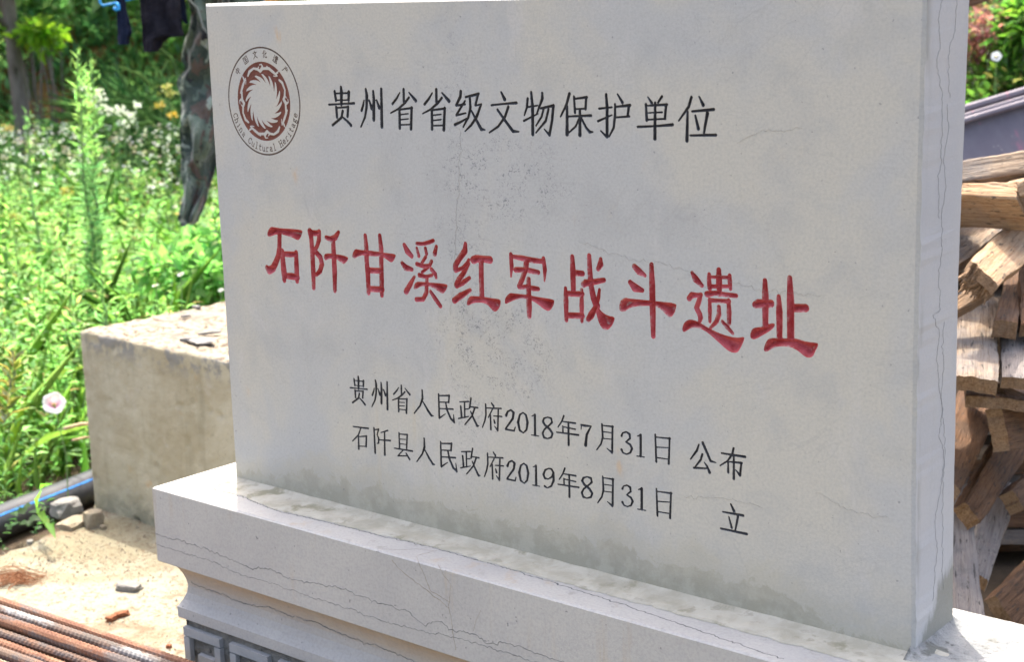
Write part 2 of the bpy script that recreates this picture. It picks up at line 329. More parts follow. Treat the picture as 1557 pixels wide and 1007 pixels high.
G('wei', *E2, '1280,130,15 1260,200,16 1190,298,10;1252,235,13 1248,442,18;1335,125,9 1365,187,18;1285,232,13 1440,218,18;1308,262,11 1330,357,18;1395,245,18 1370,385,13;1272,405,13 1455,402,18')
H1 = (520, 560, 5.596); H2 = (760, 600, 5.036); H3 = (1000, 640, 5.0375)
G('ren', *H1, '682,188,10 685,260,14 665,320,12 615,385,9;688,285,8 730,360,14 760,404,14 779,408,7')
G('min', *H1, '822,222,10 828,422,12;825,235,9 915,235,12;912,232,11 908,292,11;830,290,9 908,292,9;832,345,9 945,350,12;828,427,12 880,390,7;882,295,9 895,360,12 925,430,13 955,462,12;955,462,12 948,395,5')
G('zheng', *H1, '1000,288,9 1078,285,11;1042,290,10 1045,420,10;1045,350,7 1075,348,9;1010,325,11 1018,415,13;992,430,11 1080,412,8;1098,258,11 1085,340,11;1095,330,9 1155,338,12;1130,340,11 1105,410,12 1045,482,9;1095,370,8 1120,430,12 1150,492,14 1166,492,7')
G('fu', *H1, '1272,298,8 1290,325,13;1225,340,8 1355,345,12;1222,308,10 1225,400,11 1215,450,11 1195,505,8;1280,352,9 1245,420,9;1263,400,10 1267,522,12;1290,408,8 1360,413,11;1330,355,10 1325,532,12;1325,532,11 1298,495,6;1293,440,8 1300,467,12')
G('shi', *H1, '95,498,9 225,515,12;160,510,9 140,570,11 90,622,8;140,580,9 143,687,12;142,585,8 208,580,12;208,580,11 205,668,11;145,665,8 208,668,8')
G('qian', *H1, '272,510,10 283,722,12;275,525,8 312,522,11;312,520,9 298,570,8;300,570,8 312,600,10 312,640,10 297,642,6;390,532,11 330,550,7;318,612,8 412,618,12;362,545,9 364,738,13')
G('xian', *H1, '485,552,9 490,680,10;488,562,8 558,568,11;555,568,10 550,685,10;495,605,7 540,608,7;495,645,7 540,650,7;445,682,9 600,708,12;520,700,9 478,745,8;475,748,9 555,748,9;545,725,8 575,777,12')
G('d2', *H2, '48,162,16 60,132,11 85,120,11 105,140,14 100,185,14 45,262,11;45,268,12 110,280,11 118,252,7')
G('d0', *H2, '177,140,8 152,158,12 140,215,15 152,275,12 180,296,8 204,272,12 212,215,15 200,160,12 177,140,8')
G('d1', *H2, '245,167,7 268,158,11;268,158,13 270,312,14;242,312,7 298,320,7')
G('d8', *H2, '365,175,8 337,185,12 330,210,13 345,235,13 383,268,14 403,300,12 395,330,12 365,340,8 338,330,12 328,300,12 340,270,11 375,240,11 400,215,12 393,185,12 365,175,8')
G('nian', *H2, '490,165,11 475,205,11 445,252,8;480,208,8 578,222,12;482,248,8 578,268,10;482,245,9 484,287,9;435,290,9 602,312,12;525,215,11 527,387,13')
G('d7', *H2, '622,235,12 650,240,15 700,245,9;698,245,10 665,310,14 657,390,18;625,235,8 622,268,6')
G('yue', *H2, '782,228,10 788,330,12 775,380,11 742,425,8;785,238,8 868,248,11;863,245,11 860,440,13;858,447,13 820,415,6;792,287,7 860,295,7;792,338,7 860,345,7')
G('d3', *H2, '932,318,14 940,296,9 968,288,10 993,305,13 997,338,12 965,365,9;965,365,9 998,385,12 1012,415,14 1000,448,12 970,460,9 942,447,10 932,425,14')
G('ri', *H2, '1190,308,10 1198,517,12;1193,328,8 1305,340,12;1300,335,11 1293,532,13;1198,405,8 1295,410,8;1198,485,8 1293,498,8')
G('d9', *H2, '375,568,8 347,580,12 334,615,13 345,643,12 370,650,8 400,632,11 410,600,12 396,574,11 375,568,8;410,600,13 412,660,14 395,703,12 365,718,8 344,705,13')
G('gong', *H3, '315,185,11 300,230,15 252,295,9;345,170,15 380,250,14 405,310,14 446,322,7;342,258,13 330,300,14 285,358,10;278,362,14 385,368,11;358,320,7 378,350,12 398,398,16')
G('bu', *H3, '490,250,11 670,278,16;582,212,13 570,260,14 535,310,12 478,345,9;540,315,10 540,397,14;545,315,9 645,325,14;640,325,13 632,415,14;630,420,14 600,380,7;583,270,11 583,445,16')
G('li', *H3, '560,640,9 585,694,16;498,700,11 655,728,16;545,738,9 567,822,14;615,735,15 595,840,11;485,828,13 682,870,16')

def to_plane(strokes):
    o = []
    for st in strokes:
        r = []
        if st[0][2] < 0:
            for x, y, w in st: p = ony(x, y); r.append((p[0], p[2], -1.))
            o.append(r); continue
        for i, (x, y, w) in enumerate(st):
            a = st[max(i-1, 0)]; b = st[min(i+1, len(st)-1)]
            dx, dy = b[0]-a[0], b[1]-a[1]; L = math.hypot(dx, dy) or 1
            nx, ny = -dy/L*w/2, dx/L*w/2
            p = ony(x, y); q1 = ony(x+nx, y+ny); q2 = ony(x-nx, y-ny)
            # perpendicular reach in the plane, measured across the stroke's plane direction
            pa = ony(a[0], a[1]); pb = ony(b[0], b[1]); t = (pb-pa); t /= (np.linalg.norm(t) or 1)
            d = q1-q2; d = d - t*(d@t)
            r.append((p[0], p[2], float(np.linalg.norm(d))/2))
        o.append(r)
    return o
def bbox_plane(x0, x1, y0, y1):
    xm, ym = (x0+x1)/2, (y0+y1)/2
    return ony(x0, ym)[0], ony(x1, ym)[0], ony(xm, y1)[2], ony(xm, y0)[2]
def glyph(name, target=None):
    st = GL[name]; pl = to_plane(st)
    if target is None: return pl
    xs = [p[0] for s_ in st for p in s_]; ys = [p[1] for s_ in st for p in s_]; m = 1.2
    a = bbox_plane(min(xs)-m, max(xs)+m, min(ys)-m, max(ys)+m); b = bbox_plane(*target)
    sx = (b[1]-b[0])/(a[1]-a[0]); sz = (b[3]-b[2])/(a[3]-a[2]); sw = math.sqrt(sx*sz)
    return [[(b[0]+(x-a[0])*sx, b[2]+(z-a[2])*sz, w*sw) for x, z, w in s_] for s_ in pl]

def sdf(strokes, X, Z):
    best = np.full(X.shape, 1e9)
    for st in strokes:
        if st[0][2] < 0:
            # traced outline: round it slightly, then signed distance to the polygon
            Pq = np.array([q[:2] for q in st])
            for _ in range(2): Pn = np.roll(Pq, -1, 0); Pq = np.stack([Pq*.75+Pn*.25, Pq*.25+Pn*.75], 1).reshape(-1, 2)
            d = np.full(X.shape, 1e9); ins = np.zeros(X.shape, bool)
            for (x0, z0), (x1, z1) in zip(Pq, np.roll(Pq, -1, 0)):
                dx, dz = x1-x0, z1-z0; L2 = dx*dx+dz*dz+1e-14; t = np.clip(((X-x0)*dx+(Z-z0)*dz)/L2, 0, 1)
                d = np.minimum(d, np.hypot(X-x0-t*dx, Z-z0-t*dz))
                if abs(dz) > 1e-12: ins ^= ((z0 > Z) != (z1 > Z)) & (X < dx*(Z-z0)/dz+x0)
            best = np.minimum(best, np.where(ins, -d, d)); continue
        if len(st) == 1: st = st+st
        for (x0, z0, r0), (x1, z1, r1) in zip(st[:-1], st[1:]):
            dx, dz = x1-x0, z1-z0; L2 = dx*dx+dz*dz+1e-12
            t = np.clip(((X-x0)*dx+(Z-z0)*dz)/L2, 0, 1)
            d = np.hypot(X-x0-t*dx, Z-z0-t*dz)-(r0+(r1-r0)*t)
            best = np.minimum(best, d)
    return best

FACE_V = []; FACE_F = []
def add_face(V, F):
    b = len(FACE_V); FACE_V.extend(V); FACE_F.extend([tuple(i+b for i in f) for f in F])
TILES = []
def carve(name, rect, step, fn, slope, dmax, mat, parent, rim=True):
    """cut a contour into the slab face: cells outside go to the face, cells inside become the painted groove"""
    x0, x1, z0, z1 = rect
    for t in TILES:
        if x0 < t[1] and x1 > t[0] and z0 < t[3] and z1 > t[2]:
            ov_x = min(x1, t[1])-max(x0, t[0]); ov_z = min(z1, t[3])-max(z0, t[2]); print('tile overlap', name, ov_x, ov_z)
            if ov_x < ov_z:
                if x0 > t[0]: x0 = t[1]
                else: x1 = t[0]
            elif z0 > t[2]: z0 = t[3]
            else: z1 = t[2]
    rect = (x0, x1, z0, z1); TILES.append(rect)
    nx = max(2, int(round((x1-x0)/step))); nz = max(2, int(round((z1-z0)/step)))
    xs = np.linspace(x0, x1, nx+1); zs = np.linspace(z0, z1, nz+1)
    X, Z = np.meshgrid(xs, zs, indexing='ij'); S = fn(X, Z)
    S = np.where(np.abs(S) < 1e-6, 1e-6, S)
    S[0, :] = np.maximum(S[0, :], 1e-4); S[-1, :] = np.maximum(S[-1, :], 1e-4); S[:, 0] = np.maximum(S[:, 0], 1e-4); S[:, -1] = np.maximum(S[:, -1], 1e-4)
    oV = []; oF = []; iV = []; iF = []; iS = []; om = {}; im = {}
    def ov(key, x, z):
        if key not in om: om[key] = len(oV); oV.append((x, 0., z))
        return om[key]
    def iv(key, x, z, s):
        if key not in im: im[key] = len(iV); d = min(-s*slope, dmax); iV.append((x, d, z)); iS.append(d/dmax)
        return im[key]
    ins = S < 0
    cnt = ins[:-1, :-1].astype(int)+ins[1:, :-1]+ins[1:, 1:]+ins[:-1, 1:]
    for i in range(nx):
        j = 0
        col = cnt[i]
        while j < nz:
            c = col[j]
            if c == 0:
                k = j
                while k < nz and col[k] == 0: k += 1
                oF.append((ov((i, j), xs[i], zs[j]), ov((i+1, j), xs[i+1], zs[j]), ov((i+1, k), xs[i+1], zs[k]), ov((i, k), xs[i], zs[k])))
                j = k; continue
            cor = ((i, j), (i+1, j), (i+1, j+1), (i, j+1))
            if c == 4:
                iF.append(tuple(iv(q, xs[q[0]], zs[q[1]], S[q]) for q in cor)); j += 1; continue
            po = []; pi = []
            for a in range(4):
                p, q = cor[a], cor[(a+1) % 4]; sp, sq = S[p], S[q]
                if sp > 0: po.append(ov(p, xs[p[0]], zs[p[1]]))
                else: pi.append(iv(p, xs[p[0]], zs[p[1]], sp))
                if (sp > 0) != (sq > 0):
                    t = sp/(sp-sq); x = xs[p[0]]+(xs[q[0]]-xs[p[0]])*t; z = zs[p[1]]+(zs[q[1]]-zs[p[1]])*t
                    k = ('e',)+tuple(sorted((p, q))); po.append(ov(k, x, z)); pi.append(iv(k, x, z, 0.))
            if len(po) > 2: oF.append(tuple(po))
            if len(pi) > 2: iF.append(tuple(pi))
            j += 1
    add_face(oV, oF)
    me = mesh(name, iV, iF)
    a = me.attributes.new('cut', 'FLOAT', 'POINT'); a.data.foreach_set('value', iS)
    return link(name, me, parent, mat)

# ------------------------------------------------------------------ monument
W, H, DEP = 1.2, 0.7624, 0.1086
LA, LB, CH, BACK = 0.1050, 0.0818, 0.1263, 0.0621   # ledge front, ledge left, cap height, ledge back
GZ = -0.50
mon = empty('stone_monument', (W/2, DEP/2, GZ), 'pale grey carved stone monument with red title on a stepped pedestal', 'monument')
root_inv = Matrix.Translation((-W/2, -DEP/2, -GZ))
def under(o, parent):
    """keep world-space coordinates while parenting to the monument"""
    o.parent = parent
    if parent is mon: o.matrix_parent_inverse = root_inv
    return o
slab = bpy.data.objects.new('slab', bpy.data.meshes.new('slab')); COL.objects.link(slab); under(slab, mon)

def char(name, step, slope, dmax, mat, target=None, m=.0024, fat=1.):
    st = [[(x, z, w*fat if w > 0 else w) for x, z, w in s_] for s_ in glyph(name, target)]
    xs = [p[0]-max(p[2], 0) for s_ in st for p in s_]+[p[0]+max(p[2], 0) for s_ in st for p in s_]
    zs = [p[1]-max(p[2], 0) for s_ in st for p in s_]+[p[1]+max(p[2], 0) for s_ in st for p in s_]
    jit = lambda X, Z: sdf(st, X, Z) + .00016*np.sin(X*1900+Z*700)*np.sin(Z*1500-X*400)
    return carve('character', (min(xs)-m, max(xs)+m, min(zs)-m, max(zs)+m), step, jit, slope, dmax, mat, slab)
for i in range(10): char('t%d' % i, .0010, 1.25, .0095, M['red'], fat=1.10)
for n in ('gui', 'zhou', 'sheng'): char(n, .0008, 1.2, .0035, M['black'], m=.0016, fat=1.42)
char('sheng', .0008, 1.1, .0035, M['black'], (480+785/4.866, 480+992/4.866, 110+120/4.866, 110+430/4.866), m=.0016, fat=1.42)
for n in ('ji', 'wen', 'wu', 'bao', 'hu', 'dan', 'wei'): char(n, .0008, 1.2, .0035, M['black'], m=.0016, fat=1.42)
def cb(h, x0, x1, y0, y1): ox, oy, s = h; return (ox+x0/s, ox+x1/s, oy+y0/s, oy+y1/s)
R3 = [('gui', cb(H1, 65, 218, 68, 308)), ('zhou', cb(H1, 250, 392, 105, 345)), ('sheng', cb(H1, 425, 580, 145, 380)),
      ('ren', None), ('min', None), ('zheng', None), ('fu', None), ('d2', None), ('d0', None), ('d1', None), ('d8', None), ('nian', None), ('d7', None),
      ('yue', None), ('d3', None), ('d1', cb(H2, 1043, 1115, 305, 488)), ('ri', None), ('gong', None), ('bu', None)]
R4 = [('shi', None), ('qian', None), ('xian', None), ('ren', cb(H1, 630, 797, 593, 828)), ('min', cb(H1, 832, 983, 623, 886)),
      ('zheng', cb(H1, 1003, 1183, 678, 920)), ('fu', cb(H1, 1205, 1380, 710, 960)), ('d2', cb(H2, 50, 130, 503, 668)), ('d0', cb(H2, 143, 223, 523, 688)),
      ('d1', cb(H2, 246, 311, 543, 710)), ('d9', None), ('nian', cb(H2, 440, 610, 562, 792)), ('d8', cb(H2, 622, 714, 626, 803)),
      ('yue', cb(H2, 743, 877, 624, 862)), ('d3', cb(H2, 933, 1023, 691, 868)), ('d1', cb(H2, 1050, 1125, 716, 896)), ('ri', cb(H2, 1193, 1322, 720, 953)), ('li', None)]
for n, t in R3+R4: char(n, .0008, 1.2, .003, M['black'], t, m=.0012, fat=1.38)

# --- emblem
ex, ez, er = 0.1263, 0.6163, 0.0815
ex, ez, er = 0.12630, 0.61630, 0.08150
ex, ez, er = 0.1246, 0.6163, 0.0815
def emb_fix():
    c = [ony(345.3, 153), ony(458.5, 153)]; t = [ony(401, 71.5), ony(401, 235.5)]
    return
EM = dict(ring=[], text=[])
L0 = {
 'C': '.8,.75 .5,.95 .15,.7 .1,.4 .25,.08 .6,.0 .85,.2;.8,.95 .8,.72', 'h': '.15,1 .15,0;.15,.5 .45,.65 .75,.5 .75,0;.0,.0 .3,.0;.6,0 .9,0',
 'i': '.5,.62 .5,0;.3,.62 .5,.62;.25,0 .75,0;.5,.9 .5,.88', 'n': '.15,.62 .15,0;.15,.5 .45,.65 .75,.5 .75,0;.0,.0 .3,.0;.6,0 .9,0',
 'a': '.2,.55 .5,.65 .72,.5 .72,0 .9,.0;.72,.35 .3,.35 .15,.15 .35,0 .72,.12', 'u': '.15,.62 .15,.12 .4,0 .75,.12;.75,.62 .75,0 .9,0', 'l': '.3,1 .5,1 .5,0;.25,0 .75,0',
 't': '.4,.9 .4,.1 .6,0 .8,.1;.15,.62 .75,.62', 'r': '.25,.62 .25,0;.25,.45 .5,.62 .8,.58;.05,0 .5,0', 'H': '.15,.95 .15,0;.8,.95 .8,0;.15,.5 .8,.5;.0,.95 .3,.95;.65,.95 .95,.95;0,0 .3,0;.65,0 .95,0',
 'e': '.15,.33 .8,.33 .75,.55 .48,.65 .2,.52 .12,.3 .25,.05 .55,0 .8,.12', 'g': '.45,.62 .2,.5 .25,.3 .5,.22 .7,.35 .68,.55 .45,.62;.68,.6 .85,.65;.3,.2 .2,.08 .7,.02 .8,-.15 .5,-.28 .2,-.2 .25,-.05',
 'zh': '.15,.75 .85,.75 .85,.4 .15,.4 .15,.75;.5,1 .5,0', 'go': '.08,.95 .92,.95 .92,.05 .08,.05 .08,.95;.28,.75 .72,.75;.3,.5 .7,.5;.25,.25 .75,.25;.5,.75 .5,.25', 'we': '.5,1 .5,.85;.1,.78 .9,.78;.7,.75 .5,.35 .1,0;.3,.75 .5,.35 .9,0',
 'hu': '.35,1 .1,.55;.25,.72 .25,0;.85,.75 .5,.45;.55,.95 .55,.12 .9,.08 .9,.25', 'yi': '.15,.95 .25,.8;.05,.6 .2,.6 .2,.25 .05,.15;.05,.12 .4,.05 .95,.05;.45,.95 .85,.95 .85,.78 .45,.78 .45,.95;.65,1 .65,.68;.35,.68 .95,.68;.48,.55 .82,.55 .82,.28;.48,.55 .48,.28;.65,.45 .5,.15;.68,.3 .85,.15',
 'ch': '.5,1 .5,.88;.2,.85 .85,.85;.35,.8 .4,.65;.7,.8 .62,.65;.2,.62 .9,.62;.22,.62 .2,.3 .08,0'}
def put(gl, ang, rad, size, w, flip, aspect=.8):
    """letter with its foot on the circle of radius rad at angle ang; flip: tops point outwards"""
    o = []
    c, s_ = math.cos(ang), math.sin(ang)
    up = (c, s_) if flip else (-c, -s_); ri = (up[1], -up[0])
    bx, bz = ex+rad*c, ez+rad*s_
    for st in L0[gl].split(';'):
        o.append([(bx+ri[0]*(u-.5)*size*aspect+up[0]*v*size, bz+ri[1]*(u-.5)*size*aspect+up[1]*v*size, w) for u, v in (tuple(map(float, p.split(','))) for p in st.split())])
    return o
txt = []
for g_, a in zip(('zh', 'go', 'we', 'hu', 'yi', 'ch'), (141, 120, 101, 83, 63, 42)): txt += put(g_, math.radians(a), er*.80, er*.135, er*.0085, True, 1.)
word = 'China Cultural Heritage'
for k, ch_ in enumerate(word):
    if ch_ == ' ': continue
    a = math.radians(199 + k*(345-199)/(len(word)-1)); txt += put(ch_, a, er*.925, er*.125, er*.0085, False, .72)
BIRD = '228,300,12 240,265,20 275,238,17 310,245,20 330,262,24 350,240,20 400,238,22 430,262,20 455,285,16 470,300,10;330,255,16 348,225,14 340,205,9 322,208,7;318,225,7 312,235,9;450,285,10 482,262,8;455,290,8 478,275,6;385,225,12 400,240,16;440,300,8 462,305,7'
G('bird', 335, 60, 5.444, BIRD)
bird = to_plane(GL['bird'])
birds = []
for q in range(4):
    c, s_ = math.cos(-q*math.pi/2+.0), math.sin(-q*math.pi/2+.0)
    for st in bird: birds.append([(ex+(x-ex)*c-(z-ez)*s_, ez+(x-ex)*s_+(z-ez)*c, w) for x, z, w in st])
def emb_red(X, Z):
    dx, dz = X-ex, Z-ez; r = np.hypot(dx, dz)/er; th = np.arctan2(dz, dx)
    rin = .50
    ph = np.mod(th/(2*np.pi)*16 + (rin-r)*7.5, 1.)
    wd = np.clip((r-.33)/(rin-.33), 0, 1)**1.3*.78
    tooth = (np.abs(ph-.5)-wd/2)/16*2*np.pi*np.maximum(r, .2)   # negative inside
    s_in = np.where(r > rin, -(r-rin)-.0, np.where(r < .33, .33-r+.01, np.maximum(tooth, -.2)))
    s_in = np.where(r > rin, np.minimum(s_in, -.004), s_in)
    s = np.maximum(r-.727, s_in)*er
    return np.maximum(s, -sdf(birds, X, Z))
def emb_line(X, Z):
    dx, dz = X-ex, Z-ez; r = np.hypot(dx, dz)
    return np.abs(r-er*.983)-er*.0155
def emb_text(X, Z): return sdf(txt, X, Z)
# the emblem is three prints that share one tile: cut the combined outline, then split by radius
def emblem():
    m = .003; rect = (ex-er-m, ex+er+m, ez-er-m, ez+er+m)
    def fn(X, Z): return np.minimum(np.minimum(emb_red(X, Z), emb_line(X, Z)), emb_text(X, Z))
    o = carve('emblem', rect, .00052, fn, .35, .0006, M['brown'], slab)
    me = o.data; me.materials.append(M['thin'])
    for p in me.polygons:
        c = p.center; r = math.hypot(c.x-ex, c.z-ez)/er
        if r > .74: p.material_index = 1
    return o
emb = emblem()

# fill the rest of the face
cutx = sorted({round(v, 6) for t in TILES for v in t[:2]} | {0.004, W-.03}); cutz = sorted({round(v, 6) for t in TILES for v in t[2:]} | {0.0, H-.004})
cover = np.zeros((len(cutx)-1, len(cutz)-1), bool)
cx_ = np.array(cutx); cz_ = np.array(cutz); mx_ = (cx_[1:]+cx_[:-1])/2; mz_ = (cz_[1:]+cz_[:-1])/2
for t in TILES: cover |= ((mx_[:, None] > t[0]) & (mx_[:, None] < t[1]) & (mz_[None] > t[2]) & (mz_[None] < t[3]))
V = [(x, 0., z) for x in cutx for z in cutz]; nz_ = len(cutz); F = []
for i in range(len(cutx)-1):
    for j in range(nz_-1):
        if not cover[i, j]: F.append((i*nz_+j, (i+1)*nz_+j, (i+1)*nz_+j+1, i*nz_+j+1))
add_face(V, F)
nface = len(FACE_F)
# right-hand margin with the slightly wandering hand-finished arris, then side, top, back, left
def edge_x(pts, Y):
    q = [ony(x, y, Y) for x, y in pts]; zz = [p[2] for p in q]; xx = [p[0] for p in q]
    order = np.argsort(zz); return lambda z: float(np.interp(z, np.array(zz)[order], np.array(xx)[order]))
fr = edge_x([(1404, -60), (1402.5, 0), (1395, 260), (1388.5, 520), (1385.5, 760), (1385.5, 950), (1386, 1003)], 0.)
bk = edge_x([(1476, -60), (1473, 10), (1470.5, 75), (1456.7, 420), (1454, 560), (1449.5, 780), (1448.5, 900), (1448.5, 940)], DEP)
NZ = 90; zs = [H*k/NZ for k in range(NZ+1)]
SV = []; SF = []; mats = []
def strip(c0, c1, m):
    b = len(SV); SV.extend(c0+c1); n = len(c0)
    for k in range(n-1): SF.append((b+k, b+n+k, b+n+k+1, b+k+1)); mats.append(m)
ch = lambda k: .0022+.0016*mnoise.noise(Vector((k*.31, 2, 0)))+.002*max(0, mnoise.noise(Vector((k*.9, 7, 0))))
cA = [(W-.03, 0, z) for z in zs]; cB = [(fr(z), 0, z) for z in zs]
cC = [(fr(z)+.0025+ch(k)*.6, ch(k)+.001, z) for k, z in enumerate(zs)]
cD = [(bk(z)+.0022, DEP-.003-ch(k+50)*.5, z) for k, z in enumerate(zs)]; cE = [(bk(z), DEP, z) for z in zs]
strip(cA, cB, 0); strip(cB, cC, 2); strip(cC, cD, 1); strip(cD, cE, 1)
cF = [(0., DEP, z) for z in zs]; strip(cE, cF, 2)
cG = [(-.0, .004, z) for z in zs]; cH = [(.004+.001*mnoise.noise(Vector((0, 0, k*.4))), 0, z) for k, z in enumerate(zs)]
strip(cF, cG, 2); strip(cG, cH, 2); strip(cH, [(.0041, 0, z) for z in zs], 0)
b = len(SV); SV += [(0, .004, H), (.004, 0., H-.004), (W-.03, 0., H-.004), cB[-1], (W, .004, H), cE[-1], (0, DEP, H), (W-.03, .004, H)]
SF += [(b, b+1, b+2, b+7), (b+7, b+2, b+3, b+4), (b, b+7, b+4, b+5, b+6)]; mats += [2, 2, 2]
me = bpy.data.meshes.new('slab'); off = len(FACE_V)
me.from_pydata([tuple(map(float, v)) for v in FACE_V+SV], [], FACE_F+[tuple(i+off for i in f) for f in SF]); me.update()
for m_ in (M['face'], M['side'], M['marble']): me.materials.append(m_)
me.polygons.foreach_set('material_index', np.array([0]*nface+mats, np.int32)); me.update()
slab.data = me

# --- pedestal: profile swept round the four sides
XL, XR, YF, YB = -LB, W+.19, -LA, DEP+BACK
def sweep(profile, closed_top=None, sub=1):
    """profile: list of (inset, z) top to bottom"""
    V = []; F = []
    for i_, z in profile:
        V += [(XL+i_, YF+i_, z), (XR-i_, YF+i_, z), (XR-i_, YB-i_, z), (XL+i_, YB-i_, z)]
    for k in range(len(profile)-1):
        for j in range(4): F.append((k*4+j, (k+1)*4+j, (k+1)*4+(j+1) % 4, k*4+(j+1) % 4))
    F.append((0, 1, 2, 3)); n = len(profile)-1; F.append((n*4+3, n*4+2, n*4+1, n*4))
    return V, F
def mat_pedestal(name, brown_top):
    b = NB(name); P = b.geo().outputs['Position']; X, Y, Z = b.sep(P)
    base = b.mix(b.ramp(b.noise(P, 4, 5, .6), .35, .65), (.345, .338, .325), (.395, .385, .362))
    band = b.noise(b.mapping(P, scale=(1, 1, 9)), 14, 5, .65, .3)
    base = b.mix(b.ramp(band, .45, .75, 0, .3), base, (.33, .322, .315))
    drip = b.noise(b.mapping(P, scale=(1, 1, .08)), 30, 4, .6); dg = b.noise(P, 5, 3, .5)
    base = b.mix(b.math('MULTIPLY', b.ramp(drip, .52, .68), b.ramp(dg, .5, .62, 0, .45)), base, (.37, .29, .19))
    if brown_top:
        z_up = b.ramp(Z, -.185, -.130); nn = b.noise(P, 14, 5, .65)
        base = b.mix(b.math('MULTIPLY', z_up, b.ramp(nn, .2, .6, .35, .95)), base, (.33, .245, .17))  # browner towards the top of the cove
        base = b.mix(b.math('MULTIPLY', b.ramp(Z, -.215, -.225), .3), base, (.32, .315, .31))
        sp = b.vor(P, 16); base = b.mix(b.math('MULTIPLY', b.ramp(sp, .14, .06), b.ramp(b.noise(P, 6, 2, .5), .52, .6)), base, (.45, .27, .12))
    base = b.mix(b.ramp(b.noise(P, 230, 3, .6), .36, .75, 0, .3), base, (.20, .20, .205))
    base = b.mix(b.ramp(b.noise(P, 120, 2, .5), .72, .76, 0, .7), base, (.13, .13, .14))
    if not brown_top:
        upn = b.ramp(b.sep(b.geo().outputs['Normal'])[2], .6, .9); dirt = b.noise(P, 26, 7, .75, .6)
        base = b.mix(b.math('MULTIPLY', b.math('MULTIPLY', upn, b.ramp(X, 1.16, 1.22)), b.ramp(dirt, .44, .56, 0, .9)), base, (.17, .165, .15))
        base = b.mix(b.math('MULTIPLY', upn, b.ramp(dirt, .56, .66, 0, .6)), base, (.24, .235, .21))
    hatch = b.noise(b.mapping(P, scale=(260, 260, 20), rot=(0, .15, 0)), 1, 3, .5)
    nrm = b.bump(b.math('ADD', b.noise(P, 380, 3, .7), b.math('MULTIPLY', hatch, .7)), .35, .0013)
    return b.done(b.bsdf(base, .66, .28, nrm))
M['cap'] = mat_pedestal('pedestal_cap_stone', False); M['cove'] = mat_pedestal('pedestal_cove_stone', True)
c1 = .0018
cap_ = MB().add(sweep([(c1*1.6, 0.), (0, -c1*1.3), (0, -CH+c1), (c1, -CH)]))
cap_o = cap_.build('pedestal_cap', M['cap']); under(cap_o, mon)
prof = [(.020, -CH), (.020, -.134)]
pts = [(.020, -.136), (.0235, -.141), (.0275, -.149), (.0310, -.160), (.0325, -.170), (.0308, -.182), (.0262, -.193), (.0195, -.2045)]
for k in range(len(pts)-1):
    for t in (0, .5): prof.append((pts[k][0]*(1-t)+pts[k+1][0]*t, pts[k][1]*(1-t)+pts[k+1][1]*t))
prof += [pts[-1], (.0185, -.206), (.0185, -.2235), (.021, -.2255)]
cv = MB().add(sweep(prof)).build('pedestal_cove', M['cove']); under(cv, mon)
# waist with carved fret: rough dark ground, raised bars each a piece
WI = .0275
M['ground_cut'] = mat_simple('chiselled_ground', (.13, .125, .11), (.24, .23, .205), 45, 6, .95, 130, 1., .008, (.06, .06, .055), 30, .56)
M['fret'] = mat_simple('fret_stone', (.29, .285, .275), (.345, .335, .32), 20, 5, .75, 200, .6, .002, (.36, .22, .10), 7, .60)
waist = MB().add(sweep([(WI, -.2255), (WI, -.43), (.012, -.432), (.006, -.50)])).build('pedestal_waist', M['ground_cut']); under(waist, mon)
def fret(u, z, w, h, front=True):
    b = MB()
    e = .0012
    y0, y1 = YF+.0195, YF+WI+.002
    if front: P = [(u, z), (u+w, z), (u+w, z-h), (u, z-h)]
    V = []
    for (a, c) in P: V.append((a, y1, c))
    cxm, czm = u+w/2, z-h/2
    for (a, c) in P: V.append((a+e*(1 if a < cxm else -1), y0, c+e*(1 if c < czm else -1)))
    b.V = V; b.F = [(4, 5, 6, 7)[::-1], (0, 1, 5, 4)[::-1], (1, 2, 6, 5)[::-1], (2, 3, 7, 6)[::-1], (3, 0, 4, 7)[::-1]]
    return b
fx = XL+.027; unit = .116; t_ = .0165
motif = [(0, 0, .094, t_), (0, t_, t_, .090), (.094-t_, t_, t_, .052), (.034, .040, .094-t_-.034, t_), (.034, .040+t_, t_, .050), (.034+t_, .090-t_*.2, .060, t_), (.060, .068, .034, t_*.8)]
zt = -.2385
for k in range(11):
    for (u, v, w, h) in motif:
        o = fret(fx+k*unit+u, zt-v-.0004*(u > 0), w, h).build('fret_bar', M['fret']); under(o, mon)
for k in range(11):
    o = fret(fx+k*unit, zt-.118, .105, .0135).build('fret_bar', M['fret']); under(o, mon)
plinth = MB().add(sweep([(-.02, -.46), (-.022, -.462), (-.022, -.505)])).build('pedestal_plinth', M['cap']); under(plinth, mon)

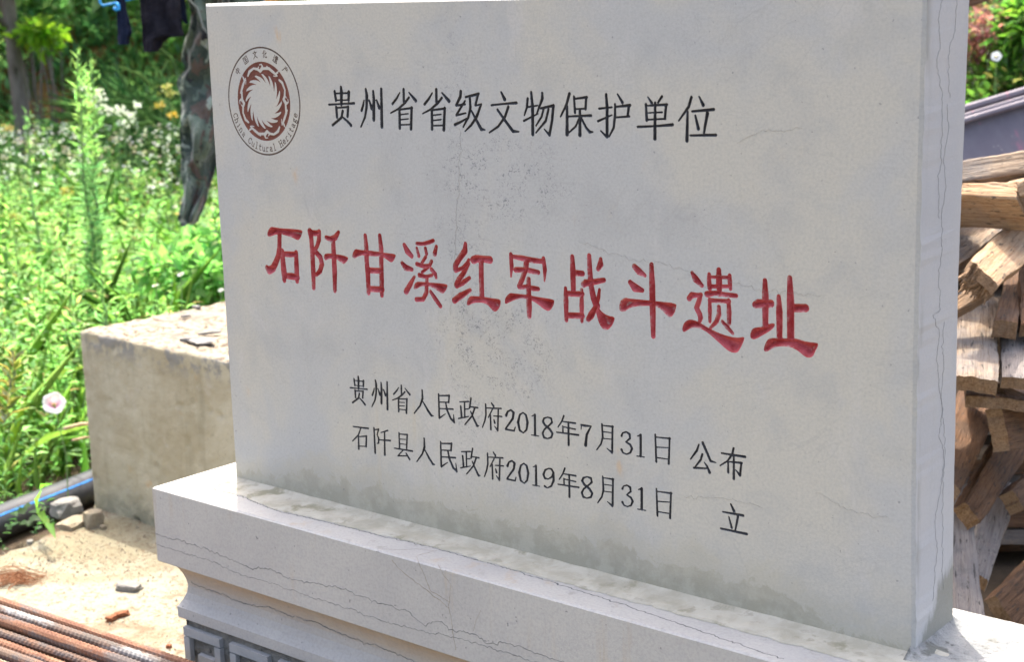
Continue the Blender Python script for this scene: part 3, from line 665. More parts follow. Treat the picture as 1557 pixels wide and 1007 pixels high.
# mortar smeared along the foot of the slab
M['mortar'] = mat_simple('grey_mortar', (.31, .295, .235), (.40, .38, .32), 22, 6, .95, 160, .5, .002, (.22, .21, .15), 14, .55, c4=(.30, .285, .235))
def mortar():
    crk = [(240, 165), (300, 182), (400, 205), (560, 270), (700, 300), (860, 340), (1000, 375), (1200, 420), (1380, 470), (1557, 520)]
    edge = [onz(220+x/2.78, 680+y/2.78, 0.) for x, y in crk]
    ex_ = [p[0] for p in edge]; ey_ = [p[1] for p in edge]
    V = []; F = []; n = 220
    for k in range(n+1):
        x = -.055+k*(1.2+.10)/n
        yo = float(np.interp(x, ex_, ey_)) if x < ex_[-1] else ey_[-1]
        yo += .004*mnoise.noise(Vector((x*40, 0, 0)))+.003*mnoise.noise(Vector((x*110, 3, 0)))
        yo = max(yo, YF+.006)
        if x < -.01: yo = -.012-(.045+x)*.25+.01*mnoise.noise(Vector((x*90, 1, 0)))
        inn = .004 if x < W else .004
        hh = .0022*(1+.5*mnoise.noise(Vector((x*60, 9, 0))))
        row = [(x, yo, .0004), (x, yo+.0014, .6*hh+.0006), (x, yo*.6+inn*.4, hh+.0003*mnoise.noise(Vector((x*90, 5, 0)))), (x, -.006, -.0+.0026+.0006*mnoise.noise(Vector((x*70, 2, 0)))), (x, -.0015 if 0 < x < W else .02, .0058+.0014*mnoise.noise(Vector((x*25, 4, 0)))), (x, .006 if 0 < x < W else .03, .0062)]
        if not (0 <= x <= W):
            fade = max(0., 1-abs(x if x < 0 else x-W)/.05); row = [(a, c, max(.0004, d*fade)) for a, c, d in row]
        V += row
    for k in range(n):
        for j in range(5): F.append((k*6+j, (k+1)*6+j, (k+1)*6+j+1, k*6+j+1))
    o = link('mortar_bed', mesh('mortar_bed', V, F, True), None, M['mortar']); under(o, mon)
mortar()
def mortar_right():
    V = []; F = []; n = 40; m = 8
    for k in range(n+1):
        y = -.02+k*(DEP+.045)/n
        for j in range(m+1):
            t = j/m; x = W+.001+t*(.075+.02*mnoise.noise(Vector((y*40, 3, 0))))
            fade = min(1, k/6, (n-k)/6)
            h = (.0004+.0125*math.exp(-t*9)+.0028*(1-t)*(1+.8*mnoise.noise(Vector((x*60, y*60, 0)))))*max(.1, fade)
            V.append((x, y, h if j < m else .0003))
    for k in range(n):
        for j in range(m): F.append((k*(m+1)+j, k*(m+1)+j+1, (k+1)*(m+1)+j+1, (k+1)*(m+1)+j))
    o = link('mortar_bed', mesh('mortar_bed', V, F, True), None, mat_simple('pale_mortar', (.22, .225, .22), (.32, .32, .305), 25, 6, .9, 160, 1., .005, (.17, .17, .15), 22, .54, c4=(.13, .13, .12))); under(o, mon)
mortar_right()

# veins and cracks in the stone: narrow filled seams
M['seam'] = mat_simple('dark_seam', (.085, .09, .095), (.20, .20, .20), 60, 4, .9)
M['seam_brown'] = mat_simple('brown_seam', (.24, .21, .17), (.34, .31, .27), 60, 4, .9)
def seam(pts3, normal, w, jag, mat, name='vein', seg=.0035, gap=.0):
    pts3 = [np.array(p, float) for p in pts3]; nrm = np.array(normal, float)
    P = []
    for a, b2 in zip(pts3[:-1], pts3[1:]):
        L = np.linalg.norm(b2-a); n = max(1, int(L/seg))
        for k in range(n): P.append(a+(b2-a)*k/n)
    P.append(pts3[-1]); P = np.array(P)
    T = np.gradient(P, axis=0); T /= np.linalg.norm(T, axis=1)[:, None]+1e-9; S = np.cross(T, nrm)
    ph = rng.random()*100; jg = np.array([mnoise.noise(Vector((k*.17+ph, 0, 0)))*.7+mnoise.noise(Vector((k*.53+ph, 5, 0)))*.8+mnoise.noise(Vector((k*1.37+ph, 8, 0)))*.45 for k in range(len(P))])
    P = P+S*(jg*jag)[:, None]
    T = np.gradient(P, axis=0); T /= np.linalg.norm(T, axis=1)[:, None]+1e-9; S = np.cross(T, nrm)
    wv = np.array([w*(.55+.75*abs(mnoise.noise(Vector((k*.35+ph, 9, 0))))*2) for k in range(len(P))])
    V = []; F = []
    for k in range(len(P)): V += [P[k]-S[k]*wv[k]/2+nrm*.0001, P[k]+nrm*.00035, P[k]+S[k]*wv[k]/2+nrm*.0001]
    for k in range(len(P)-1):
        b0 = k*3; F += [(b0, b0+1, b0+4, b0+3), (b0+1, b0+2, b0+5, b0+4)]
    o = link(name, mesh(name, V, F), None, mat); under(o, mon); return o
c7 = lambda l, fn: [fn(220+x/2.78, 680+y/2.78) for x, y in l]
FY = lambda x, y: ony(x, y, YF)
seam(c7([(42, 365), (100, 385), (150, 395), (250, 430), (350, 470), (450, 515), (530, 515), (600, 555), (700, 575), (800, 590), (900, 625), (1000, 665), (1100, 690), (1180, 755), (1240, 735), (1310, 780), (1390, 790), (1450, 835), (1520, 825), (1650, 870), (1900, 960)], FY), (0, -1, 0), .0013, .0048, M['seam'])
seam(c7([(44, 410), (170, 450), (300, 490), (400, 540), (500, 565), (600, 600), (720, 640), (850, 680), (1000, 735), (1150, 775), (1350, 815), (1557, 880), (1700, 930)], FY), (0, -1, 0), .0009, .0040, M['seam'])
seam(c7([(1045, 480), (1080, 520), (1130, 560), (1210, 620), (1285, 680), (1300, 760), (1315, 860)], FY), (0, -1, 0), .0014, .002, M['seam_brown'], 'crack')
seam(c7([(1150, 462), (1165, 510), (1190, 560), (1210, 610), (1285, 655)], FY), (0, -1, 0), .0011, .002, M['seam_brown'], 'crack')
seam(c7([(1240, 497), (1260, 540), (1295, 580), (1285, 680)], FY), (0, -1, 0), .0012, .002, M['seam_brown'], 'crack')
seam(c7([(1420, 690), (1400, 740), (1390, 780)], FY), (0, -1, 0), .0006, .001, M['seam_brown'], 'crack')
def cove_pts(l):
    out_ = []
    for x, y in l:
        # find where the sight line meets the swept cove profile
        best = None
        for i_, z in prof:
            p = ony(220+x/2.78, 680+y/2.78, YF+i_)
            e = abs(p[2]-z)
            if best is None or e < best[0]: best = (e, p[0], YF+i_-.0006, p[2])
        out_.append(best[1:])
    return out_
TZ = lambda x, y: onz(x, y, 0.0)
seam(c7([(255, 150), (300, 185), (400, 207), (560, 272), (700, 302), (860, 342), (1000, 377), (1200, 422), (1380, 472), (1557, 522), (2000, 660), (2700, 900)], TZ), (0, 0, 1), .0022, .004, M['seam'], 'crack')
seam(c7([(1150, 460), (1170, 455), (1235, 440)], TZ), (0, 0, 1), .0011, .002, M['seam_brown'], 'crack')
seam(c7([(1000, 432), (1080, 436), (1150, 432), (1220, 440)], TZ), (0, 0, 1), .0009, .002, M['seam_brown'], 'crack')
for l in ([(250, 125), (300, 130), (330, 160), (350, 150)], [(265, 160), (320, 175), (345, 190)], [(275, 120), (330, 125), (372, 128)]): seam(c7(l, TZ), (0, 0, 1), .0016, .004, M['seam'], 'crack')
def side(l, ox, oy, s): return [onx(ox+x/s, oy+y/s, W+.0052) for x, y in l]
def seam_side(l, w, jag):
    pts = []
    for p in l:
        z = p[2]; t = min(max((p[1])/DEP, 0), 1); x = (fr(z)+.0035)*(1-t)+(bk(z)+.0022)*t
        pts.append((x+.0006, p[1], z))
    seam(pts, (1, 0, 0), w, jag, M['seam'], seg=.004)
s1 = side([(160, -40), (160, 0), (150, 60), (155, 150), (145, 180), (160, 280), (165, 370), (160, 460), (155, 560), (155, 670)], 1357, 0, 2.014)
s2 = side([(205, -40), (205, 0), (200, 80), (180, 170), (185, 300)], 1357, 0, 2.014)
s3 = side([(180, 318), (180, 400), (170, 500), (175, 560), (165, 660), (165, 760), (155, 850), (160, 950)], 1357, 0, 2.014)+side([(130, 0), (150, 60), (140, 130), (148, 200), (155, 280), (145, 350), (160, 400), (150, 500), (130, 600), (135, 700), (125, 760), (120, 830)], 1357, 480, 1.91)
s4 = side([(165, 20), (160, 60), (160, 160), (152, 240), (160, 330), (162, 400), (156, 500), (152, 640), (150, 740), (148, 800)], 1357, 480, 1.91)
for l in (s1, s2, s3, s4): seam_side(l, .00045, .0055)
seam(cove_pts([(195, 573), (250, 595), (330, 625), (420, 665), (530, 680), (620, 715), (720, 740), (850, 800), (1000, 850), (1100, 890), (1250, 960)]), (0, -1, .25), .0011, .0035, M['seam'], 'vein')
# faint hairlines on the face
for l in ([(700, 195), (700, 240), (694, 330), (690, 420), (684, 480)], [(880, 366), (960, 395), (1000, 400), (1060, 415)], [(1240, 750), (1290, 775), (1350, 790)], [(1120, 215), (1160, 200), (1220, 195)], [(1040, 755), (1110, 760), (1160, 770)], [(1090, 420), (1150, 440), (1250, 450)]):
    seam([ony(x, y, 0.) for x, y in l], (0, -1, 0), .00028, .006, M['seam_brown'])

# ------------------------------------------------------------------ ground, concrete apron, bank
FH = np.array([CF[0], CF[1]]); FH /= np.linalg.norm(FH)
RH = np.array([FH[1], -FH[0]])
def gheight(x, y):
    q = (x-CC[0])*FH[0]+(y-CC[1])*FH[1]; s_ = (x-CC[0])*RH[0]+(y-CC[1])*RH[1]
    n = mnoise.noise(Vector((x*.5, y*.5, 0)))*.25+mnoise.noise(Vector((x*1.7, y*1.7, 4)))*.08
    z = -.60
    e = 11.2+.8*mnoise.noise(Vector((s_*.5, 3, 0)))
    t = min(max((q-e)/1.3, 0), 1); z += t*t*(3-2*t)*1.45
    if q > e+1.3: z += (min(q, 40)-e-1.3)*.33
    if q > 6: z += n*min(1, (q-6)/4)
    return z
M['soil'] = mat_simple('soil', (.05, .036, .024), (.10, .072, .045), 5, 6, .95, 60, .8, .01, (.07, .08, .03), 3, .56)
M['bank'] = mat_simple('bank_soil', (.26, .12, .045), (.40, .20, .08), 1.6, 6, .95, 30, .8, .02, (.07, .09, .025), 2.5, .5)
def ground():
    qs = list(np.arange(-20, 8, 2.0))+list(np.arange(8, 20, .25))+list(np.arange(20, 60, 2.5))+[80, 120, 200]
    ss = [-150, -80, -40, -20]+list(np.arange(-12, 12.1, .4))+[20, 40, 80, 150]
    V = []; F = []
    for q in qs:
        for s_ in ss:
            x = CC[0]+FH[0]*q+RH[0]*s_; y = CC[1]+FH[1]*q+RH[1]*s_; V.append((x, y, gheight(x, y)))
    n = len(ss)
    for i in range(len(qs)-1):
        for j in range(n-1): F.append((i*n+j, i*n+j+1, (i+1)*n+j+1, (i+1)*n+j))
    o = link('ground', mesh('ground', V, F, True), None, M['soil']); o['kind'] = 'structure'
    o.data.materials.append(M['bank'])
    for p in o.data.polygons:
        c = p.center; q = (c.x-CC[0])*FH[0]+(c.y-CC[1])*FH[1]
        if q > 10.6: p.material_index = 1
ground()
def apron_mat():
    b = NB('sunlit_concrete'); P = b.geo().outputs['Position']
    col = b.mix(b.ramp(b.noise(P, 2.6, 6, .65, .5), .38, .62), (.205, .182, .118), (.275, .258, .192))
    col = b.mix(b.ramp(b.noise(P, 7, 6, .7, .4), .52, .68, 0, .9), col, (.17, .115, .072))
    col = b.mix(b.ramp(b.noise(P, 75, 6, .75), .52, .60, 0, .8), col, (.115, .075, .045))
    col = b.mix(b.ramp(b.noise(P, 190, 3, .6), .60, .66, 0, .85), col, (.075, .06, .045))
    col = b.mix(b.ramp(b.noise(b.mapping(P, loc=(5, 2, 0)), 4, 4, .6), .58, .7, 0, .7), col, (.29, .285, .25))
    return b.done(b.bsdf(col, .92, .15, b.bump(b.math('ADD', b.noise(P, 90, 6, .7), b.noise(P, 20, 4, .6)), .7, .004)))
M['apron'] = apron_mat()
def apron():
    edge = [onz(x, y, GZ)[:2] for x, y in ((-260, 925), (-120, 890), (0, 843), (20, 834), (46, 826), (70, 813), (91, 804), (118, 792))]
    far = [(-1.75, .62), (-1.78, 1.2), (-1.6, 2.05), (-.2, 2.1), (-.1, 1.35), (1.9, 1.3), (2.6, -3.), (-2.5, -3.)]
    poly = []
    pts = [tuple(e) for e in edge]+far[1:]
    for a, b2 in zip(pts, pts[1:]+pts[:1]):
        L = math.hypot(b2[0]-a[0], b2[1]-a[1]); n = max(1, int(L/.02))
        for k in range(n):
            t = k/n; x = a[0]+(b2[0]-a[0])*t; y = a[1]+(b2[1]-a[1])*t
            d = .012*mnoise.noise(Vector((x*22, y*22, 0)))+.005*mnoise.noise(Vector((x*70, y*70, 2)))
            poly.append((x+d, y+d*.6))
    n = len(poly); V = [(x, y, GZ-.004) for x, y in poly]; V += [(x, y, GZ-.015-.0) for x, y in poly]; V += [(x, y, GZ-.16) for x, y in poly]
    cen = np.mean(np.array(poly), 0); V2 = [(x+(cen[0]-x)*.012, y+(cen[1]-y)*.012, GZ) for x, y in poly]
    V = V2+V[n:]
    F = [tuple(range(n))[::-1]]
    for k in range(n): F += [(k, (k+1) % n, n+(k+1) % n, n+k), (n+k, n+(k+1) % n, 2*n+(k+1) % n, 2*n+k)]
    o = link('concrete_pavement', mesh('concrete_pavement', V, F), None, M['apron']); o['kind'] = 'structure'
apron()

# ------------------------------------------------------------------ concrete block behind
def conc_mat():
    b = NB('old_concrete'); P = b.geo().outputs['Position']; X, Y, Z = b.sep(P)
    col = b.mix(b.ramp(b.noise(P, 5, 6, .65, .4), .36, .64), (.385, .33, .215), (.46, .41, .29))
    v = b.noise(b.mapping(P, scale=(1, 1, .12)), 22, 5, .65); col = b.mix(b.ramp(v, .5, .72, 0, .5), col, (.26, .23, .145))
    col = b.mix(b.ramp(b.noise(P, 13, 5, .7), .60, .70, 0, .55), col, (.46, .41, .32))
    o_ = b.math('MULTIPLY', b.ramp(b.vor(P, 8), .2, .08), b.ramp(b.noise(P, 22, 3, .6), .5, .62)); col = b.mix(b.math('MULTIPLY', o_, .5), col, (.50, .27, .09))
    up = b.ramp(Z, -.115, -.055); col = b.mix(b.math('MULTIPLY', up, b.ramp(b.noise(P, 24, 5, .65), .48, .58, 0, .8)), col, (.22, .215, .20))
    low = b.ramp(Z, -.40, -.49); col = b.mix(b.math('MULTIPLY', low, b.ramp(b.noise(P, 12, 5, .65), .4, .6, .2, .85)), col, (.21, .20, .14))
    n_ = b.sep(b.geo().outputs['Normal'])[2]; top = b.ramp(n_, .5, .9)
    col = b.mix(b.math('MULTIPLY', top, .9), col, (.28, .235, .17))  # top faces coloured darker to offset the sun on them
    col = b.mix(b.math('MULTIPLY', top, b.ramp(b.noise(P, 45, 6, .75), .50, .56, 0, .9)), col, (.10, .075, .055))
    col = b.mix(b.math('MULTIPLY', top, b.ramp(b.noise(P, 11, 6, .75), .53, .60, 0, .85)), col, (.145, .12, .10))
    col = b.mix(b.ramp(b.noise(P, 170, 3, .6), .62, .72, 0, .5), col, (.20, .17, .13))
    return b.done(b.bsdf(col, .9, .2, b.bump(b.math('ADD', b.noise(P, 130, 6, .7), b.math('MULTIPLY', b.noise(P, 25, 4, .6), 1.5)), .55, .004)))
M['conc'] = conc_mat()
BX0, BY0, BLEN, BDEP, BTOP = -1.418, .690, 1.15, .78, -.039
BANG = math.radians(-1.5)
def conc_block():
    nx_, ny_, nz2 = 170, 90, 75
    r = .006
    import bmesh
    bm = bmesh.new()
    def face(o, u, v, nu, nv):
        g = [[bm.verts.new(Vector(o)+Vector(u)*(i/nu)+Vector(v)*(j/nv)) for j in range(nv+1)] for i in range(nu+1)]
        for i in range(nu):
            for j in range(nv): bm.faces.new((g[i][j], g[i+1][j], g[i+1][j+1], g[i][j+1]))
    L, Dp, Hh = BLEN, BDEP, BTOP-GZ+.02
    face((0, 0, 0), (L, 0, 0), (0, 0, Hh), nx_, nz2); face((0, 0, Hh), (L, 0, 0), (0, Dp, 0), nx_, ny_)
    face((0, Dp, 0), (0, -Dp, 0), (0, 0, Hh), ny_, nz2); face((L, 0, 0), (0, Dp, 0), (0, 0, Hh), ny_, nz2); face((L, Dp, 0), (-L, 0, 0), (0, 0, Hh), nx_, nz2)
    bmesh.ops.remove_doubles(bm, verts=bm.verts, dist=1e-5)
    for v in bm.verts:
        p = v.co; q = Vector((min(max(p.x, r), L-r), min(max(p.y, r), Dp-r), min(p.z, Hh-r)))
        d = p-q
        if d.length > r: v.co = q+d.normalized()*r
    bm.normal_update()
    for v in bm.verts:
        p = v.co
        chip = 0
        if p.z > Hh-.03: chip = -.012*max(0, mnoise.noise(Vector((p.x*16, p.y*16, p.z*16)))-.05)
        d = .0035*mnoise.noise(p*9)+.0018*mnoise.noise(p*40)+.0009*mnoise.noise(p*120)+chip
        e = min(p.x, L-p.x)
        if e < .02 and v.normal.z < .5: d -= .010*max(0, mnoise.noise(Vector((p.x*9, p.y*9, p.z*14)))-.15)
        pit = mnoise.noise(p*30+Vector((9, 1, 4)))
        if pit > .48: d -= (pit-.48)*.025
        if v.normal.z > .7: d += .004*mnoise.noise(p*22)+.004*max(0, mnoise.noise(p*45+Vector((3, 3, 3))))
        v.co += v.normal*d
    me = bpy.data.meshes.new('concrete_block'); bm.to_mesh(me); bm.free()
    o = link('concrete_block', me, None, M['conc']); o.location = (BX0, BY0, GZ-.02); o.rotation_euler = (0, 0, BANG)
    me.polygons.foreach_set('use_smooth', [True]*len(me.polygons))
    tag(o, 'large weathered beige concrete block behind the left end of the monument', 'concrete block')
conc_block()

# ------------------------------------------------------------------ stones and rubble
def stone(name, pos, size, label, cat, mat, seed, group=None, sub=3, amp=.35):
    import bmesh
    bm = bmesh.new(); bmesh.ops.create_icosphere(bm, subdivisions=sub, radius=1.)
    for v in bm.verts:
        n = v.co.normalized(); d = 1+amp*mnoise.noise(n*1.3+Vector((seed, 0, 0)))+amp*.45*mnoise.noise(n*3.4+Vector((0, seed, 0)))+amp*.22*mnoise.noise(n*9+Vector((0, 0, seed)))
        # facet it
        v.co = Vector((max(min(n.x*d*1.25, .92), -.95), max(min(n.y*d*1.2, .9), -.9), max(min(n.z*d*1.25, .85), -.7)))
        v.co = Vector((v.co.x*size[0], v.co.y*size[1], v.co.z*size[2]))
    me = bpy.data.meshes.new(name); bm.to_mesh(me); bm.free()
    o = link(name, me, None, mat); o.location = (pos[0], pos[1], pos[2]+size[2]*.62); o.rotation_euler = (0, 0, seed*1.3)
    if label: tag(o, label, cat, group)
    return o
M['rub_grey'] = mat_simple('rubble_grey', (.20, .19, .17), (.29, .275, .25), 30, 6, .95, 200, 1., .004, (.20, .19, .17), 60, .58)
M['rub_tan'] = mat_simple('rubble_tan', (.25, .205, .14), (.33, .285, .21), 30, 6, .95, 200, 1., .004, (.24, .18, .12), 50, .58)
M['rub_red'] = mat_simple('rubble_red', (.20, .075, .035), (.30, .12, .06), 60, 6, .95, 300, 1., .004, (.10, .04, .02), 80, .56)
stone('rubble_chunk', onz(102, 783, GZ), (.036, .03, .026), 'lumpy pale concrete chunk leaning by the black pipe', 'rubble', M['rub_grey'], 1.1)
stone('rubble_chunk', onz(143, 800, GZ), (.026, .024, .026), 'tan stone against the lower left corner of the concrete block', 'stone', M['rub_tan'], 4.6)
stone('rubble_slab', onz(118, 798, GZ), (.052, .03, .010), 'thin yellowish cement flake between pipe and concrete block', 'rubble', M['rub_tan'], 6.2)
stone('rubble_chunk', onz(196, 897, GZ), (.030, .018, .010), 'flat grey stone on the sunlit concrete floor', 'stone', M['rub_grey'], 2.7)
stone('brick_fragment', onz(170, 944, GZ), (.013, .010, .007), 'crumbly reddish brown lump on the floor near the rebar', 'debris', M['rub_red'], 3.9, amp=.8)
stone('brick_fragment', onz(186, 938, GZ), (.016, .009, .007), 'crumbly reddish brown fragment beside its twin lump, nearer the pedestal', 'debris', M['rub_red'], 8.3, amp=.8)
stone('pebble', onz(257, 986, GZ), (.006, .005, .005), 'small brown pebble beside the pedestal foot', 'pebble', M['rub_red'], 5.1, sub=2)
stone('pebble', onz(46, 827, GZ), (.010, .008, .006), 'small whitish pebble on the edge of the concrete floor', 'pebble', M['rub_grey'], 9.1, sub=2)
stone('pebble', onz(157, 805, GZ), (.009, .008, .007), 'pinkish pebble beside the tan stone at the block corner', 'pebble', M['rub_tan'], 7.1, sub=2)
# chips lying on top of the block
def chip(x, y, size, seed, label, dark=False):
    p = onz(x, y, BTOP+.004); stone('cement_flake', p, size, label, 'rubble', M['rub_grey'], seed)
chip(306, 520, (.034, .028, .004), 2.2, 'round cement flake on the block top nearest the slab edge')
chip(288, 518, (.024, .007, .005), 5.5, 'narrow curved cement flake on the block top')
chip(318, 508, (.030, .006, .004), 3.3, 'long thin shard on the block top touching the slab outline')
chip(298, 468, (.012, .008, .004), 7.3, 'little grey chip near the back of the block top')
chip(283, 482, (.014, .008, .004), 8.3, 'small grey chip in the middle of the block top')
# loose grit
def grit():
    V = []; F = []
    def add(p, r):
        b = len(V); j = rng.uniform(.6, 1.3, 6)*r
        V.extend([(p[0]-j[0], p[1], p[2]), (p[0], p[1]-j[1], p[2]), (p[0]+j[2], p[1], p[2]), (p[0], p[1]+j[3], p[2]), (p[0], p[1], p[2]+j[4])])
        F.extend([(b, b+1, b+4), (b+1, b+2, b+4), (b+2, b+3, b+4), (b+3, b, b+4)])
    for k in range(1500):
        x = rng.normal(120, 75) if k % 3 else rng.uniform(-40, 290); y = rng.normal(850, 22) if k % 3 else rng.uniform(800, 1000)
        if y < 835-x*.3: continue
        p = onz(x, y, GZ)
        if p[0] > XL-.01 and p[1] > YF-.02: continue
        add(p, rng.choice([.0012, .002, .003, .0045], p=[.5, .3, .15, .05]))
    for k in range(260):
        u = rng.uniform(.02, BLEN-.1); v = rng.uniform(.03, BDEP-.03)
        add((BX0+u*math.cos(BANG), BY0+u*math.sin(BANG)+v, BTOP+.002), rng.choice([.002, .0035, .006], p=[.6, .3, .1]))
    o = link('grit', mesh('grit', V, F), None, M['rub_tan']); o['kind'] = 'stuff'; o['label'] = 'loose grit scattered over the concrete'
grit()
# rusty tangle of wire and dry roots at the left edge
def tangle():
    mb = MB()
    for k in range(70):
        x0, y0 = rng.uniform(-30, 15), rng.uniform(868, 905); x1, y1 = rng.uniform(30, 72), rng.uniform(872, 893)
        a = onz(x0, y0, GZ); b2 = onz(x1, y1, GZ); n = 7; P = []
        lift = rng.uniform(.004, .03)
        for i in range(n):
            t = i/(n-1); p = a+(b2-a)*t
            P.append((p[0]+rng.normal(0, .004), p[1]+rng.normal(0, .004), GZ+.002+lift*math.sin(t*math.pi)*(1-t*.5)+rng.uniform(0, .002)))
        mb.add(tube(P, .0006, 4, False))
    o = mb.build('root_tangle', mat_simple('rust_root', (.20, .085, .04), (.30, .14, .07), 50, 4, .9))
    tag(o, 'rusty brown tangle of dry roots on the floor above the rebar', 'dry roots')
tangle()

# ------------------------------------------------------------------ black water pipe with blue stripe
def pipe():
    ctr = [(-420, 975), (-200, 880), (0, 795), (70, 768), (134, 742), (200, 716), (270, 690)]
    zc = GZ-.055; P = [onz(x, y, zc) for x, y in ctr]; R_ = .045
    fine = []
    for i in range(len(P)-1):
        for k in range(8): fine.append(P[i]+(P[i+1]-P[i])*k/8)
    fine.append(P[-1])
    t = empty('water_pipe', tuple(P[2]), 'thick black plastic pipe with a blue stripe in the grass', 'pipe')
    V, F = tube([tuple(p-P[2]) for p in fine], R_, 28)
    b = NB('black_plastic'); Pn = b.geo().outputs['Position']
    col = b.mix(b.ramp(b.noise(Pn, 12, 5, .6), .4, .65), (.030, .033, .042), (.055, .055, .06)); col = b.mix(b.ramp(b.noise(Pn, 40, 5, .7), .55, .7, 0, .5), col, (.13, .12, .10))
    m = b.done(b.bsdf(col, .5, .4, b.bump(b.noise(Pn, 90, 4, .6), .2, .002)))
    o = link('pipe_wall', mesh('pipe_wall', V, F, True), t, m)
    # stripe: a shallow raised band on the side facing the pavement
    SVv = []; SFf = []
    for k, p in enumerate(fine):
        a = fine[min(k+1, len(fine)-1)]-fine[max(k-1, 0)]; a /= np.linalg.norm(a)
        up = np.array([0, 0, 1.]); s_ = np.cross(a, up); s_ /= np.linalg.norm(s_)
        if s_@(CC-p) < 0: s_ = -s_
        for an in (42, 45.5, 49):
            an = math.radians(an); d = s_*math.cos(an)+up*math.sin(an); SVv.append(p-P[2]+d*(R_+.0008))
    for k in range(len(fine)-1):
        for j in range(2): SFf.append((k*3+j, k*3+j+1, (k+1)*3+j+1, (k+1)*3+j))
    link('stripe', mesh('stripe', SVv, SFf, True), t, mat_simple('blue_stripe', (.03, .16, .45), (.05, .24, .58), 30, 3, .5))
pipe()

# ------------------------------------------------------------------ rebar stack
def rebars():
    V = []; F = []; n = 12; L = 2.6; pitch = .0105; R_ = .0075
    steps = int(L/pitch)*4
    for i in range(steps+1):
        x = -1.7+L*i/steps; ph = i % 4
        for k in range(n):
            an = 2*math.pi*k/n; side_ = abs(math.cos(an))
            rr = R_+(.0009 if ph in (0, 1) else 0.)*(1 if side_ < .9 else 0)+(.0010 if side_ > .95 else 0)
            sk = .0045*math.sin(an*1)
            V.append((x+sk, math.cos(an)*rr, math.sin(an)*rr))
    for i in range(steps):
        for k in range(n): F.append((i*n+k, i*n+(k+1) % n, (i+1)*n+(k+1) % n, (i+1)*n+k))
    me = mesh('steel_rebar', V, F)
    def rb(name, c1, c2, c3, amt):
        b = NB(name); P = b.geo().outputs['Position']; Q = b.mapping(P, scale=(.25, 1, 1))
        col = b.mix(b.ramp(b.noise(Q, 60, 5, .7), .4, .62), c1, c2)
        col = b.mix(b.ramp(b.noise(b.mapping(P, scale=(.3, 1, 1)), 18, 5, .7), .48, .60, 0, amt), col, c3)
        return b.done(b.bsdf(col, .75, .35, b.bump(b.noise(P, 400, 4, .7), .6, .002), metal=.1))
    mr = rb('rusty_steel', (.15, .065, .036), (.23, .115, .065), (.11, .092, .085), .95)
    mg = rb('cement_spattered_steel', (.11, .09, .075), (.17, .11, .08), (.31, .30, .285), .95)
    md = rb('dark_steel', (.10, .082, .076), (.15, .10, .07), (.20, .10, .055), .8)
    # (left px point, slope ends) : top bar first
    a0 = onz(0, 915, -.262); a1 = onz(285, 1009, -.262)
    base_ang = math.atan2(a1[1]-a0[1], a1[0]-a0[0])
    rows = [(0, 0, mr, 'topmost rusty rebar lying along the back of the stack'), (.0175, -.0045, mg, 'rebar crusted with grey cement, second from the back'),
            (.034, -.017, md, 'dark rebar in the gap in front of the cement crusted one'), (.044, -.006, mr, 'thick orange rusted rebar third from the back of the stack'),
            (.062, -.019, md, 'dull ribbed rebar in the middle of the stack'), (.078, -.026, mr, 'rusty rebar with orange streaks, middle front of the stack'),
            (.097, -.030, md, 'dark grey rebar near the front of the stack'), (.116, -.040, mr, 'rusty rebar at the lower left corner of the photo'),
            (.136, -.046, md, 'dark rebar just below the lower left corner'), (.155, -.056, mr, 'rusty rebar at the very front of the stack')]
    for k, (dy, dz, m, lab) in enumerate(rows):
        me2 = me if k == 0 else me.copy(); me2.materials.clear(); me2.materials.append(m)
        o = link('steel_rebar', me2); o.location = (a0[0]+.0, a0[1]-dy*1.02+.0, -.262+dz)
        o.rotation_euler = (rng.uniform(0, 3.), rng.uniform(-.004, .004), base_ang+(-.012, .0, -.02, -.006, .012, -.018, .006, -.01, 0, .01)[k])
        s_ = (1.0, 1.08, .9, 1.32, .95, 1.1, 1.15, 1.1, 1., 1.)[k]; o.scale = (1, s_, s_)
        tag(o, lab, 'rebar', 'rebars stacked in front of the pedestal')
    # hidden lower layers carry the top ones
    fills = [(.02, -.021), (.05, -.028), (.083, -.044), (.11, -.052), (.01, -.036), (.035, -.040), (.066, -.046), (.095, -.060), (.125, -.064)]
    for k, (dy, dz) in enumerate(fills):
        o = link('steel_rebar', me if k else me.copy()); o.location = (a0[0], a0[1]-dy, -.262+dz); o.rotation_euler = (k, 0, base_ang)
        if not o.data.materials: o.data.materials.append(md)
        tag(o, 'rusty rebar buried under the others in the stack', 'rebar', 'rebars stacked in front of the pedestal')
    c = np.array([a0[0], a0[1], 0])
    for k, dx in enumerate((-1.0, .75)):
        V, F = box(-.06, .06, -.24, .05, GZ, -.262-.078)
        o = link('timber_support', mesh('timber_support', V, F), None, M['rub_tan']); o.location = (a0[0]+dx, a0[1]+dx*math.tan(base_ang), 0)
        tag(o, ('concrete packing block under the left end of the rebar stack', 'concrete packing block under the right end of the rebar stack')[k], 'block')
rebars()

